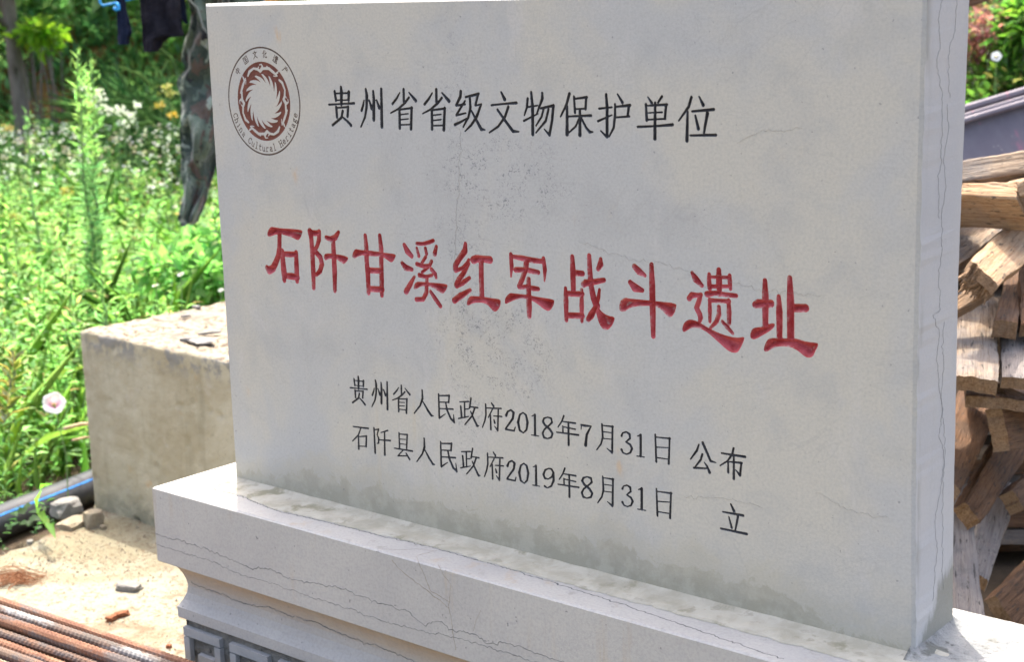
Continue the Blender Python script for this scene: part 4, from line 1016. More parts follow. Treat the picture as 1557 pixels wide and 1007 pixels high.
# ------------------------------------------------------------------ foliage
LV = np.array([(0, 0, 0), (-.5, .42, .10), (0, .45, 0), (.5, .42, .10), (0, 1, -.12)])
LT = np.array([(0, 2, 1), (0, 3, 2), (1, 2, 4), (2, 3, 4)])
M['leaf'] = mat_leaf('leaf', .68); M['leaf_dark'] = mat_leaf('leaf_far', .55); M['petal'] = mat_leaf('petal', .3, .6)
class Leaves:
    def __init__(s): s.p = []; s.d = []; s.L = []; s.w = []; s.c = []
    def add(s, p, d, L, w, c): s.p.append(p); s.d.append(d); s.L.append(L); s.w.append(w); s.c.append(c)
    def arrays(s):
        return tuple(np.array(a, float) for a in (s.p, s.d, s.L, s.w, s.c))
    def build(s, name, mat, parent=None, origin=(0, 0, 0)):
        p, d, L, w, c = s.arrays(); n = len(p)
        d /= np.linalg.norm(d, axis=1)[:, None]+1e-9
        up = np.tile([0, 0, 1.], (n, 1))+rng.normal(0, .35, (n, 3)); sd_ = np.cross(d, up); sd_ /= np.linalg.norm(sd_, axis=1)[:, None]+1e-9
        nn = np.cross(sd_, d)
        V = (p[:, None]-np.array(origin)+sd_[:, None]*(LV[None, :, 0:1]*w[:, None, None])+d[:, None]*(LV[None, :, 1:2]*L[:, None, None])+nn[:, None]*(LV[None, :, 2:3]*L[:, None, None]))
        T = (LT[None]+np.arange(n)[:, None, None]*5).reshape(-1, 3)
        col = np.repeat(c, 5, axis=0)
        return link(name, npmesh(name, V.reshape(-1, 3), T, col), parent, mat)
def vcol(base, var=.25):
    f = 1+rng.normal(0, var); f = min(max(f, .45), 1.8); b = np.array(base)*f; b[0] *= 1+rng.normal(0, .12); return b
BRIGHT = [(.27, .45, .14), (.23, .43, .15), (.31, .48, .15), (.19, .38, .13), (.29, .44, .23), (.34, .42, .20)]
def ustem(lv, base, h, lean, c): lv.add(base, (lean[0], lean[1], 1), h*1.02, .0035, c)
def weed(lv, base, h, kind):
    lean = rng.normal(0, .30, 2); axis = np.array([lean[0], lean[1], 1.]); cb_ = BRIGHT[rng.integers(len(BRIGHT))]
    if kind == 'grass':
        for k in range(rng.integers(8, 18)):
            az = rng.uniform(0, 6.28); e = rng.uniform(.9, 1.45); d = np.array([math.cos(az)*math.cos(e), math.sin(az)*math.cos(e), math.sin(e)])
            L = h*rng.uniform(.5, 1.); w = rng.uniform(.004, .009); c = vcol((.14, .24, .05))
            lv.add(base, d, L*.6, w, c); d2 = d.copy(); d2[2] -= .55; lv.add(base+d*L*.5, d2, L*.55, w, c)
        return
    ustem(lv, base, h, lean, vcol((.20, .30, .10)))
    n = int(h*(110 if kind == 'fine' else 66 if kind == 'lance' else 70))
    for k in range(n):
        t = .12+.9*(k+rng.random())/n; p = base+axis*h*t; az = k*2.4+rng.normal(0, .4); e = rng.uniform(-.1, .9)
        d = np.array([math.cos(az)*math.cos(e), math.sin(az)*math.cos(e), math.sin(e)])
        if kind == 'lance': L = rng.uniform(.045, .10)*(1.1-.5*t); w = L*.22
        elif kind == 'oval': L = rng.uniform(.020, .045)*(1.15-.4*t); w = L*.5
        else: L = rng.uniform(.02, .05); w = L*.14
        off_ = d*rng.uniform(0, .05)*(1.2-t)
        c = vcol(cb_); 
        if rng.random() < .04: c = vcol((.34, .24, .12))
        lv.add(p+off_, d, L, w, c)
def meadow():
    lv = Leaves(); spots = []
    def area(px0, px1, d0, d1, dens):
        n = int(dens*(px1-px0)/FPX*(d1*d1-d0*d0)/2); out_ = []
        for k in range(n):
            d = math.sqrt(rng.uniform(d0*d0, d1*d1)); x = rng.uniform(px0, px1); lat = (x-PW/2)/FPX*d
            P = CC[:2]+FH*d+RH*lat; out_.append((P[0], P[1], d))
        return out_
    S = area(-70, 420, 4.2, 6.0, 260)+area(-70, 420, 6.0, 10.6, 150)+area(-700, -70, 4.6, 11, 12)+area(420, 2300, 5.2, 11, 9)
    c_, s_ = math.cos(BANG), math.sin(BANG)
    pe = [onz(x, y, GZ)[:2] for x, y in ((-400, 1020), (0, 838), (46, 822), (134, 782))]
    m = (pe[3][1]-pe[1][1])/(pe[3][0]-pe[1][0])
    for x, y, d in S:
        dx, dy = x-BX0, y-BY0; u = dx*c_+dy*s_; v = -dx*s_+dy*c_
        if -.06 < u < BLEN+.05 and -.25 < v < BDEP+.04: continue
        # keep off the pavement and the pipe: signed distance beyond the pipe line
        q0 = onz(0, 795, GZ-.055)[:2]; q1 = onz(134, 742, GZ-.055)[:2]; tt = (q1-q0)/np.linalg.norm(q1-q0); nn_ = np.array([tt[1], -tt[0]])
        if nn_@(CC[:2]-q0) > 0: nn_ = -nn_
        sd_ = nn_@(np.array([x, y])-q0)
        if sd_ < .085: continue
        if x > -.75 and y < 1.9: continue
        if x > -.5 and d < 5.8: continue
        kind = rng.choice(['lance', 'oval', 'fine', 'grass'], p=[.22, .28, .30, .20])
        near = min(1, max(.5, (sd_-.05)*1.8+.45)); hh = rng.uniform(.22, .50)*near*(1+.35*(rng.random() < .12))
        if d > 8: hh *= 1.15
        weed(lv, np.array([x, y, gheight(x, y)-.02]), hh, kind)
    o = lv.build('meadow_weeds', M['leaf']); o['kind'] = 'stuff'; o['label'] = 'dense bright green weeds filling the ground behind the monument'
meadow()
# plants poking out by the pipe: three-lobed low leaves and a grass blade
def low_plants():
    t = empty('creeping_plant', tuple(onz(30, 805, GZ-.03)), 'low dark green creeping plant in the gap between pipe and pavement', 'plant')
    for (x, y, r) in ((28, 798, .03), (18, 812, .025), (45, 805, .03), (62, 795, .03), (4, 838, .022), (58, 812, .02), (36, 786, .03), (70, 780, .03), (75, 800, .02)):
        p = onz(x, y, GZ-.03); lv = Leaves()
        for k in range(5):
            az = k*1.256+rng.random(); d = np.array([math.cos(az), math.sin(az), .35])
            lv.add(p+np.array([0, 0, rng.uniform(0, .03)]), d, r, r*.8, vcol((.06, .13, .045), .15))
        lv.build('leaf_cluster', M['leaf'], t, np.array(t.location))
    mb = Leaves(); b0 = onz(76, 812, GZ-.03)
    pts = [onz(76, 812, GZ-.01), b0+np.array([-.02, -.01, .06]), atd(57, 775, 3.98), atd(60, 745, 3.95), atd(76, 733, 3.9)]
    for a, c in zip(pts[:-1], pts[1:]): mb.add(a, c-a, np.linalg.norm(c-a)*1.15, .016, vcol((.14, .30, .04), .08))
    q = [atd(58, 780, 3.97), atd(70, 795, 3.85), atd(82, 812, 3.8)]
    for a, c in zip(q[:-1], q[1:]): mb.add(a, c-a, np.linalg.norm(c-a)*1.2, .020, vcol((.14, .30, .04), .08))
    o = mb.build('arching_grass', M['leaf']); tag(o, 'single bright green grass blade arching over the black pipe', 'grass')
low_plants()

def tall_weed(tops, depth, label, h=1.0, dens=230):
    base = None
    for i, (x, y) in enumerate(tops):
        top = atd(x, y, depth+i*.08)
        b0 = np.array([top[0]+rng.normal(0, .03), top[1]+rng.normal(0, .03), -.6])
        if i == 0: t = empty('tall_weed', tuple(b0), label, 'weed'); org = b0; lv = Leaves(); mb = MB()
        n = 14; P = [b0+(top-b0)*k/n+np.array([rng.normal(0, .006), rng.normal(0, .006), 0]) for k in range(n+1)]
        mb.add(tube([tuple(p-org) for p in P], [.007*(1-k/n)+.0018 for k in range(n+1)], 5))
        Ht = top[2]-b0[2]; N = int(dens*Ht)
        for k in range(N):
            tt = (.2+.8*k/N); p = b0+(top-b0)*tt; az = k*2.4; e = .25+.9*tt*tt
            d = np.array([math.cos(az)*math.cos(e), math.sin(az)*math.cos(e), math.sin(e)]); L = (.105-.07*tt)*rng.uniform(.5, 1.25); d = d+rng.normal(0, .22, 3)
            lv.add(p+rng.normal(0, .008, 3), d, L, L*.13, vcol((.21, .36, .16) if tt < .7 else (.27, .43, .15), .2))
    mb.build('stem', mat_simple('weed_stem', (.17, .27, .10), (.22, .34, .13), 20), t, True)
    lv.build('foliage', M['leaf'], t, org)
tall_weed([(116, 82), (140, 98), (127, 112)], 5.6, 'tallest bushy green weed rising left of the hanging clothes')
tall_weed([(40, 168)], 6.6, 'slim pale weed spike left of the tallest weed', dens=90)
tall_weed([(150, 395), (105, 420)], 5.0, 'leafy weed with pale leaf rosette above the block corner', dens=110)
# daisies, white umbels and yellow seed heads
def flower_mesh():
    V = []; F = []
    n = 11
    for k in range(n):
        a = 2*math.pi*k/n; b = len(V); c, s_ = math.cos(a), math.sin(a); w = .18
        V += [(c*.25, s_*.25, 0), (c*.7-s_*w, s_*.7+c*w, .06), (c*1., s_*1., 0), (c*.7+s_*w, s_*.7-c*w, .06)]; F.append((b, b+3, b+2, b+1))
    me = npmesh('petals', V, F, np.tile((.72, .72, .70), (len(V), 1))); me.materials.append(M['petal'])
    V = [(0, 0, .2)]; F = []
    for k in range(8): V.append((.3*math.cos(k*.785), .3*math.sin(k*.785), .05))
    for k in range(8): F.append((0, 1+k, 1+(k+1) % 8))
    m2 = mesh('centre', V, F); m2.materials.append(mat_simple('yellow_disc', (.60, .30, .02), (.70, .40, .04), 50))
    return me, m2
PM, DM = flower_mesh()
def stemmed(pos, r):
    g = gheight(pos[0], pos[1]); V, F = tube([(0, 0, 0), ((rng.random()-.5)*.06, (rng.random()-.5)*.06, (g-pos[2])*.5), ((rng.random()-.5)*.1, 0, g-pos[2])], .0016, 4, False); return mesh('stem', V, F)
M['stem'] = mat_simple('flower_stem', (.16, .27, .09), (.2, .33, .12), 20)
def daisy(x, y, d, r, label, group=None, tilt=None):
    p = atd(x, y, d); t = empty('daisy', tuple(p), label, 'flower', group)
    tilt = tilt or (rng.uniform(-.5, .3), rng.uniform(-.4, .4))
    for nme, m in (('petals', PM), ('centre', DM)):
        o = link(nme, m, t); o.scale = (r, r, r); o.rotation_euler = (tilt[0], tilt[1], rng.uniform(0, 3))
    link('stem', stemmed(p, r), t, M['stem'])
near = [(275, 417, 4.9, .013, 'white daisy in the dark foliage right of the meadow, beside the slab'), (236, 434, 5.0, .012, 'yellow centred daisy seen side on, left of the dark foliage'),
        (176, 476, 4.8, .011, 'white daisy just above the left part of the block top'), (131, 493, 4.6, .011, 'daisy touching the upper left corner of the concrete block'),
        (336, 441, 5.1, .010, 'orange centred daisy peeping past the slab edge'), (7, 413, 5.6, .012, 'daisy at the left edge halfway up the weeds'),
        (106, 411, 5.6, .010, 'small white daisy right of the leafy weed rosette'), (258, 273, 6.6, .010, 'daisy left of the trouser hem, high in the meadow'),
        (40, 454, 5.4, .009, 'pale violet daisy low at the left edge'), (166, 350, 6.0, .009, 'solitary white daisy in the centre of the weeds'),
        (203, 361, 6.0, .009, 'bluish white daisy right of the solitary one')]
for a in near: daisy(*a)
for k in range(75):
    x = rng.uniform(0, 300); y = rng.uniform(190, 400); d = 9.2-(y-190)/210*3.2
    if y > 270 and rng.random() < .6: y = rng.uniform(195, 270); d = 9.2-(y-190)/210*3.2
    daisy(x, y, d, rng.uniform(.008, .013), 'small white daisy among the far weeds', 'white daisies in the far meadow')
def heads():
    spots = [((148, 148), (.70, .70, .66), 34, .05), ((155, 162), (.70, .70, .66), 22, .04), ((176, 168), (.70, .70, .66), 22, .05), ((195, 175), (.68, .68, .64), 26, .04), ((122, 133), (.7, .7, .7), 14, .03), ((208, 160), (.75, .75, .72), 12, .02), ((190, 188), (.7, .7, .68), 16, .03)]
    for i, ((x, y), c, n, s_) in enumerate(spots):
        p = atd(x, y, 7.6); t = empty('white_umbel', tuple(p), 'loose spray of tiny white blossoms behind the tallest weed', 'flower', 'white blossom sprays'); lv = Leaves()
        for k in range(n):
            q = p+rng.normal(0, s_*.55, 3)*np.array([1, 1, .6])
            for j in range(4): lv.add(q, rng.normal(0, 1, 3), .012, .011, c)
        lv.build('blossom', M['petal'], t, p); link('stem', stemmed(p, 0), t, M['stem'])
    yl = [((243, 160), (.40, .30, .06), 7.0, 'pale yellow flower head on a tall stem, upper one of the pair'), ((257, 142), (.42, .40, .12), 6.8, 'pale greenish yellow round flower head beside the trousers'), ((252, 132), (.42, .40, .12), 6.8, 'small yellow bud above the round flower head'), ((262, 175), (.55, .36, .03), 6.9, 'golden flower head against the trouser leg'), ((12, 195), (.42, .33, .12), 7.5, 'dull yellow seed head near the tree trunk'), ((100, 290), (.38, .36, .08), 6., 'greenish yellow umbel in the middle left weeds'), ((20, 328), (.38, .38, .10), 5.8, 'flat greenish umbel at the left edge')]
    for (x, y), c, d, lab in yl:
        p = atd(x, y, d); t = empty('yellow_flower', tuple(p), lab, 'flower'); lv = Leaves()
        for k in range(60): lv.add(p+rng.normal(0, .012, 3)*np.array([1, 1, .6]), rng.normal(0, 1, 3), .012, .010, vcol(c, .15))
        lv.build('blossom', M['petal'], t, p); link('stem', stemmed(p, 0), t, M['stem'])
heads()
def far_blossom():
    lv = Leaves()
    for k in range(210):
        x = rng.uniform(-30, 330); y = 190+abs(rng.normal(0, 48)); d = 9.4-(y-180)/220*3.4+rng.normal(0, .2); p = atd(x, y, d)
        n = rng.integers(3, 9); c = ((.75, .75, .70), (.75, .75, .70), (.62, .52, .40), (.70, .66, .70))[rng.integers(4)]
        for j in range(n): lv.add(p+rng.normal(0, .010, 3), rng.normal(0, 1, 3), .014, .012, c)
    o = lv.build('tiny_white_blossom', M['petal']); o['kind'] = 'stuff'; o['label'] = 'haze of tiny white and buff blossoms over the far weeds'
far_blossom()
# morning glory
def trumpet(x, y, d, r, label, tint=(.70, .32, .55), rim=(.78, .74, .80)):
    p = atd(x, y, d); t = empty('trumpet_flower', tuple(p), label, 'flower')
    V = [(0, 0, -1.1)]; C = [(.62, .25, .45)]; F = []; n = 30
    rings = [(.12, -.9, (.55, .40, .25)), (.28, -.42, tint), (.55, -.14, tuple(.5*a+.5*b for a, b in zip(tint, rim))), (.85, -.02, rim), (1.0, -.05, rim)]
    for rr, z, c in rings:
        for k in range(n):
            a = 2*math.pi*k/n; f = 1+.05*math.cos(5*a)+(.03*math.cos(13*a) if rr > .8 else 0); V.append((rr*f*math.cos(a), rr*f*math.sin(a), z+.05*math.cos(5*a)*rr)); C.append(c)
    for k in range(n): F.append((0, 1+k, 1+(k+1) % n))
    for i in range(len(rings)-1):
        for k in range(n):
            a, b = 1+i*n+k, 1+i*n+(k+1) % n; F += [(a, a+n, b), (b, a+n, b+n)]
    me = npmesh('petals', V, F, np.array(C), True); o = link('petals', me, t, M['petal']); o.scale = (r, r, r)
    v = Vector(CC-p).normalized()+Vector((.05, 0, .35)); o.rotation_euler = v.to_track_quat('Z', 'Y').to_euler()
    V = [(0, 0, 0)]
    s_ = link('stamen', mesh('stamen', *tube([(0, 0, -.9), (0, 0, -.2)], .07, 6)), t, bpy.data.materials['yellow_disc']); s_.scale = (r, r, r); s_.rotation_euler = o.rotation_euler
    link('stem', stemmed(p-np.array([0, 0, r]), 0), t, M['stem'])
trumpet(82, 613, 4.35, .030, 'white trumpet flower with a pink throat in front of the block')
# variegated shrublet
def variegated():
    p = atd(14, 625, 4.5); t = empty('variegated_plant', tuple(p), 'yellow edged grey green leafy shoot at the left edge', 'plant'); lv = Leaves(); le = Leaves()
    for k in range(26):
        tt = k/26; q = p+np.array([0, 0, .20*tt-.05])+RH_3*(-.02+.05*tt); az = k*2.4; e = .5+.4*tt; d = np.array([math.cos(az)*math.cos(e), math.sin(az)*math.cos(e), math.sin(e)])
        L = .075*(1.1-.4*tt); lv.add(q+np.array([0, 0, .0015]), d, L*.93, L*.26, vcol((.13, .17, .11), .1)); le.add(q, d, L, L*.36, vcol((.42, .32, .10), .1))
    lv.build('leaf_centre', M['leaf'], t, p); le.build('leaf_margin', M['leaf'], t, p)
    link('stem', stemmed(p, 0), t, M['stem'])
RH_3 = np.array([RH[0], RH[1], 0])
variegated()
# dead sticks by the block
def stick(x0, y0, d0, x1, y1, d1, r, label, col):
    a, b2 = atd(x0, y0, d0), atd(x1, y1, d1); mid = (a+b2)/2+np.array([0, 0, .006])
    o = MB().add(tube([a, mid, b2], r, 6)).build('dry_stick', col, None, True); tag(o, label, 'stick')
M['dry'] = mat_simple('dry_stick', (.36, .27, .16), (.46, .36, .23), 40)
stick(98, 652, 4.25, 150, 645, 4.4, .005, 'pale dry stick poking out behind the block', M['dry'])
stick(110, 670, 4.25, 150, 667, 4.4, .003, 'thin brown twig below the pale dry stick', M['dry'])

# bushy bank, grass clumps, shrubs, trees
def leafy(name, label, cat, centre, radii, n, size, cols, mat='leaf_dark', asp=.45, group=None, stem_r=.02, lobes=9, droop=0., up=0.):
    """a shrub or crown: woody stems and leaf clumps with gaps between them"""
    cen = np.array(centre); g = gheight(cen[0], cen[1]); t = empty(name, (cen[0], cen[1], g), label, cat, group); org = np.array([cen[0], cen[1], g])
    lv = Leaves(); mb = MB(); cl = []
    for k in range(lobes):
        v = rng.normal(0, 1, 3); v /= np.linalg.norm(v); cl.append((cen+v*np.array(radii)*rng.uniform(.35, .85), rng.uniform(.25, .5)))
    for c, s_ in cl:
        P = [org-org+np.array([rng.normal(0, .03), rng.normal(0, .03), -.05]), (c-org)*.5+rng.normal(0, .05, 3), c-org]
        mb.add(tube(P, [stem_r, stem_r*.6, stem_r*.2], 5))
    for k in range(n):
        c, s_ = cl[rng.integers(len(cl))]; v = rng.normal(0, .55, 3); q = c+v*np.array(radii)*s_
        if q[2] < g: q[2] = g+rng.random()*.2
        d = v/(np.linalg.norm(v)+1e-6)+rng.normal(0, .5, 3); d[2] += up-droop
        base = cols[int((c[0]*7+c[1]*3) % 1*len(cols)) % len(cols)] if rng.random() < .6 else cols[rng.integers(len(cols))]
        L = size*rng.uniform(.6, 1.3); lv.add(q, d, L, L*asp, vcol(base, .22))
    mb.build('stem', M['bark'], t, True); lv.build('foliage', M[mat], t, org); return t
M['bark'] = mat_simple('bark', (.15, .12, .095), (.25, .205, .17), 14, 6, .95, 60, 1., .01, (.07, .06, .04), 20, .58, vecscale=(1, 1, .3))
DG = [(.11, .21, .09), (.14, .26, .10), (.10, .19, .10)]; MG = [(.19, .32, .12), (.16, .29, .13), (.23, .36, .13)]; YG = [(.24, .38, .03), (.19, .33, .04)]
def grass_clump(x, y, d, label, n=260, L=.9, col=(.13, .23, .10), group=None):
    p = atd(x, y, d); g = gheight(p[0], p[1]); p = np.array([p[0], p[1], g])
    lv = Leaves()
    for k in range(n):
        az = rng.uniform(0, 6.28); e = rng.uniform(.5, 1.45); dr = np.array([math.cos(az)*math.cos(e), math.sin(az)*math.cos(e), math.sin(e)]); q = p+np.array([rng.normal(0, .05), rng.normal(0, .05), 0]); l_ = L*rng.uniform(.6, 1.1); c = vcol(col, .25)
        for s_ in range(4):
            lv.add(q, dr, l_/4*1.25, .012*(1-.2*s_), c); q = q+dr*l_/4; dr = dr+np.array([0, 0, -.30]); dr /= np.linalg.norm(dr)
    o = lv.build('grass_clump', M['leaf_dark']); tag(o, label, 'grass clump', group)
grass_clump(222, 232, 10.4, 'big arching tuft of grass behind the clothes, centre of the bank foot', 560, .82)
grass_clump(262, 240, 10.2, 'second arching grass tuft partly behind the trousers', 380, .75)
grass_clump(330, 240, 10.0, 'arching grass tuft hidden mostly behind the slab', 260, 1.)
grass_clump(172, 245, 10.8, 'short grass tuft right of the bare earth', 260, .42, (.10, .20, .06))
grass_clump(8, 250, 10.8, 'short grass tuft at the foot of the tree', 200, .4, (.10, .18, .06))
def maize(x, y, d, h, label):
    p = atd(x, y, d); g = gheight(p[0], p[1]); p = np.array([p[0], p[1], g]); t = empty('maize_plant', tuple(p), label, 'maize plant', 'maize plants on the bank'); lv = Leaves()
    for k in range(13):
        q = p+np.array([0, 0, h*(.1+.8*k/13)]); az = (k % 2)*3.14+rng.normal(0, .5)+x; e = 1.0; dr = np.array([math.cos(az)*math.cos(e), math.sin(az)*math.cos(e), math.sin(e)]); c = vcol((.16, .28, .12), .2); l_ = rng.uniform(.6, .95)
        for s_ in range(6):
            lv.add(q, dr, l_/6*1.3, .07*(1-.13*s_), c); q = q+dr*l_/6; dr = dr+np.array([0, 0, -.36]); dr /= np.linalg.norm(dr)
    lv.build('foliage', M['leaf_dark'], t, p); link('stem', mesh('stem', *tube([(0, 0, 0), (.01, 0, h*.5), (0, .01, h)], [.014, .011, .005], 6)), t, M['stem'])
for k in range(26):
    maize(rng.uniform(95, 420), 200, rng.uniform(12.6, 14.6), rng.uniform(1.3, 1.8), 'arching leaved green maize plant on top of the bank')
def bank_cover():
    lv = Leaves()
    for k in range(52000):
        q = rng.uniform(10.6, 17); s_ = (rng.uniform(-60, 400)-PW/2)/FPX*q if k % 5 else rng.uniform(-8, 6)
        x = CC[0]+FH[0]*q+RH[0]*s_; y = CC[1]+FH[1]*q+RH[1]*s_; g = gheight(x, y)
        px = PW/2+s_/q*FPX
        if 52 < px < 122 and 10.6 < q < 12.2 and mnoise.noise(Vector((x*3, y*3, g*3))) > -.45: continue
        hh = .45*abs(mnoise.noise(Vector((x*1.1, y*1.1, 0))))+.08
        d = rng.normal(0, 1, 3); d[2] = abs(d[2])+.3; base = (MG+DG)[int(abs(mnoise.noise(Vector((x*.9, y*.9, 7))))*12) % 6]
        L = rng.uniform(.06, .14); lv.add(np.array([x, y, g+rng.random()*hh]), d, L, L*.3, vcol(base, .25))
    o = lv.build('bank_undergrowth', M['leaf_dark']); o['kind'] = 'stuff'; o['label'] = 'dark green undergrowth covering the bank'
bank_cover()
def tree(x, ybase, d, r, hgt, label, cols, n=5200, crown=(1.5, 1.3, 1.1), lean=(0, 0), cz=None, size=.13):
    p = atd(x, ybase, d); g = gheight(p[0], p[1]); t = empty('tree', (p[0], p[1], g-.1), label, 'tree'); org = np.array([p[0], p[1], g-.1])
    P = [np.array([lean[0]*k/8+.02*math.sin(k), lean[1]*k/8, hgt*k/8]) for k in range(9)]
    mb = MB().add(tube(P, [r*(1.25-.6*k/8) for k in range(9)], 12))
    mb.build('trunk', M['bark'], t, True)
    br = MB(); lv = Leaves(); cc = P[-1]
    for k in range(16):
        v = rng.normal(0, 1, 3); v[2] = abs(v[2])*.6-.3; v /= np.linalg.norm(v); c = cc+v*np.array(crown)*rng.uniform(.45, 1.)
        s0 = P[4+k % 5]; br.add(tube([s0, (s0+c)/2+rng.normal(0, .08, 3), c], [r*.35, r*.2, .008], 6))
        for j in range(n//16):
            q = c+rng.normal(0, .30, 3); dd = rng.normal(0, 1, 3); dd[2] -= .3; L = size*rng.uniform(.6, 1.2); lv.add(org+q, dd, L, L*.45, vcol(cols[k % len(cols)], .2))
    br.build('limb', M['bark'], t, True); lv.build('crown', M['leaf_dark'], t, org)
    return t
tree(36, 235, 10.9, .05, 2.4, 'slim grey brown tree trunk with low dark crown at the left edge', DG+MG, crown=(1.2, 1.2, .7))
tree(-140, 235, 12.2, .10, 3.0, 'leafy tree beyond the left edge of the view', DG+MG)
tree(430, 200, 15.5, .12, 3.4, 'leafy tree on the bank behind the tablet', DG+MG)
tree(160, 120, 16.5, .12, 3.0, 'dark tree far back above the bank behind the clothes', DG)
leafy('leafy_branch_shrub', 'sunlit yellow green sprig right of the tree trunk', 'shrub', atd(64, 56, 10.6), (.17, .16, .09), 260, .085, YG, 'leaf', asp=.55, stem_r=.008, lobes=6)
leafy('leafy_shrub', 'drooping mid green branches over the top left corner', 'shrub', atd(60, 15, 11.4), (.35, .3, .14), 900, .10, MG, 'leaf_dark', asp=.5, stem_r=.012)
leafy('leafy_shrub', 'dark rounded shrub at the foot of the trousers beside the slab', 'shrub', atd(300, 385, 5.6), (.22, .2, .13), 1100, .05, [(.16, .32, .10), (.12, .26, .09), (.22, .40, .12)], 'leaf', asp=.6, stem_r=.006)
# right-hand side shrubs
leafy('red_shrub', 'shrub with pinkish red young leaves at the top right', 'shrub', atd(1502, 48, 6.6), (.22, .22, .11), 1500, .032, [(.27, .085, .11), (.33, .15, .16), (.13, .045, .06), (.20, .10, .07), (.12, .16, .06)], 'leaf', asp=.6, stem_r=.008, lobes=14)
leafy('green_shrub', 'bright green shrub below the red leaved one', 'shrub', atd(1515, 135, 6.5), (.24, .22, .12), 2000, .045, [(.10, .20, .04), (.14, .26, .04), (.07, .13, .03), (.16, .13, .05)], 'leaf', asp=.45, stem_r=.008, lobes=14)
leafy('green_shrub', 'yellow green shrub at the right edge beside the red one', 'shrub', atd(1556, 55, 6.4), (.10, .14, .18), 900, .055, [(.14, .28, .04), (.10, .2, .05)], 'leaf', asp=.35, stem_r=.008, lobes=9)
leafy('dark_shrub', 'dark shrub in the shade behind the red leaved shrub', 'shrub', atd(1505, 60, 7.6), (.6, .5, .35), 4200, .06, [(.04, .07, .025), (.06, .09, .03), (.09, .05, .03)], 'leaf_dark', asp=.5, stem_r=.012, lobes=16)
leafy('green_shrub', 'broad green shrub behind the middle of the tablet', 'shrub', atd(900, 60, 9.0), (1.4, .7, .5), 3600, .09, MG, 'leaf_dark', lobes=14)
leafy('green_shrub', 'green shrub beyond the right edge of the view', 'shrub', atd(1750, 60, 7.5), (.8, .6, .5), 2400, .07, MG, 'leaf_dark', lobes=12)
trumpet(1515, 85, 5.9, .0185, 'round white blossom in front of the green shrub, upper right', (.6, .55, .66), (.78, .78, .84))

# ------------------------------------------------------------------ washing
def loft(rows, d, thick, fold, seed, px=True, n=28, name='cloth'):
    """rows: (y, xl, xr) photo outline of a hanging cloth at distance d; closed folded tube"""
    ys = np.array([r[0] for r in rows], float); xl = np.array([r[1] for r in rows], float); xr = np.array([r[2] for r in rows], float)
    Y = np.arange(ys[0], ys[-1]+.01, 3.0); V = []; F = []
    for i, y in enumerate(Y):
        a, b2 = np.interp(y, ys, xl), np.interp(y, ys, xr); c = atd((a+b2)/2, y, d); hw = (b2-a)/2/FPX*d
        for k in range(n):
            an = 2*math.pi*k/n; u = math.cos(an); v = math.sin(an)
            f = fold*(mnoise.noise(Vector((u*2.2+seed, y*.012, v)))*1.0+.6*mnoise.noise(Vector((u*5+seed, y*.03, v*2))))
            p = c+CR*(u*hw)+FH_3*(-(v*thick)+(f if v > 0 else -f)); V.append(p)
    m = len(Y)
    for i in range(m-1):
        for k in range(n): F.append((i*n+k, (i+1)*n+k, (i+1)*n+(k+1) % n, i*n+(k+1) % n))
    F.append(tuple((m-1)*n+k for k in range(n))); F.append(tuple(range(n))[::-1])
    return mesh(name, V, F, True)
FH_3 = np.array([FH[0], FH[1], 0])
def camo():
    b = NB('camouflage'); P = b.geo().outputs['Position']
    n1 = b.noise(P, 12, 3, .6, .5); n2 = b.noise(b.mapping(P, loc=(4, 2, 1)), 13, 3, .6, .6); n3 = b.noise(b.mapping(P, loc=(8, 5, 3)), 15, 3, .6, .4)
    col = b.mix(b.ramp(n1, .49, .51), (.050, .068, .052), (.11, .145, .105))
    col = b.mix(b.ramp(n2, .55, .57), col, (.10, .075, .058)); col = b.mix(b.ramp(n3, .60, .62), col, (.25, .285, .22)); col = b.mix(b.ramp(b.noise(b.mapping(P, loc=(1, 9, 2)), 16, 3, .6, .5), .61, .63), col, (.018, .018, .022))
    return b.done(b.bsdf(col, .85, .15, b.bump(b.noise(P, 22, 4, .6), .7, .03), sheen=.3))
M['camo'] = camo()
M['navy'] = mat_simple('navy_knit', (.005, .009, .025), (.010, .017, .04), 30, 4, .9, 60, .6, .01)
M['blackcloth'] = mat_simple('black_cloth', (.008, .008, .013), (.018, .016, .022), 14, 4, .8, 25, .9, .03, spec=.15)
M['bluep'] = mat_simple('blue_plastic', (.03, .28, .62), (.05, .35, .70), 10, 2, .4)
tr = empty('camouflage_trousers', tuple(atd(300, -60, 5.0)), 'camouflage trousers hanging on the line beside the tablet', 'trousers')
def attach(me, parent, name, mat):
    o = link(name, me, None, mat); o.parent = parent; o.matrix_parent_inverse = Matrix.Translation(-parent.location); return o
attach(loft([(-70, 288, 352), (0, 286, 350), (18, 291, 350), (46, 286, 352), (69, 277, 352), (80, 275, 352), (91, 276, 350), (100, 281, 346), (106, 280, 344), (119, 271, 346), (128, 270, 348), (146, 275, 350), (183, 276, 345), (228, 275, 336), (256, 277, 329), (274, 278, 324), (292, 279, 318), (315, 275, 311), (330, 273, 304), (338, 280, 300)], 5.0, .055, .075, 1.3), tr, 'leg', M['camo'])
attach(loft([(-70, 345, 400), (60, 345, 405), (150, 348, 400), (250, 350, 392), (330, 352, 385)], 5.05, .055, .03, 4.3), tr, 'leg', M['camo'])
attach(loft([(-105, 300, 392), (-70, 288, 400)], 5.02, .06, .01, 2.), tr, 'waistband', M['camo'])
pts = [(286, -2), (300, 12), (306, 30), (309, 42), (316, 50), (318, 62), (312, 72)]
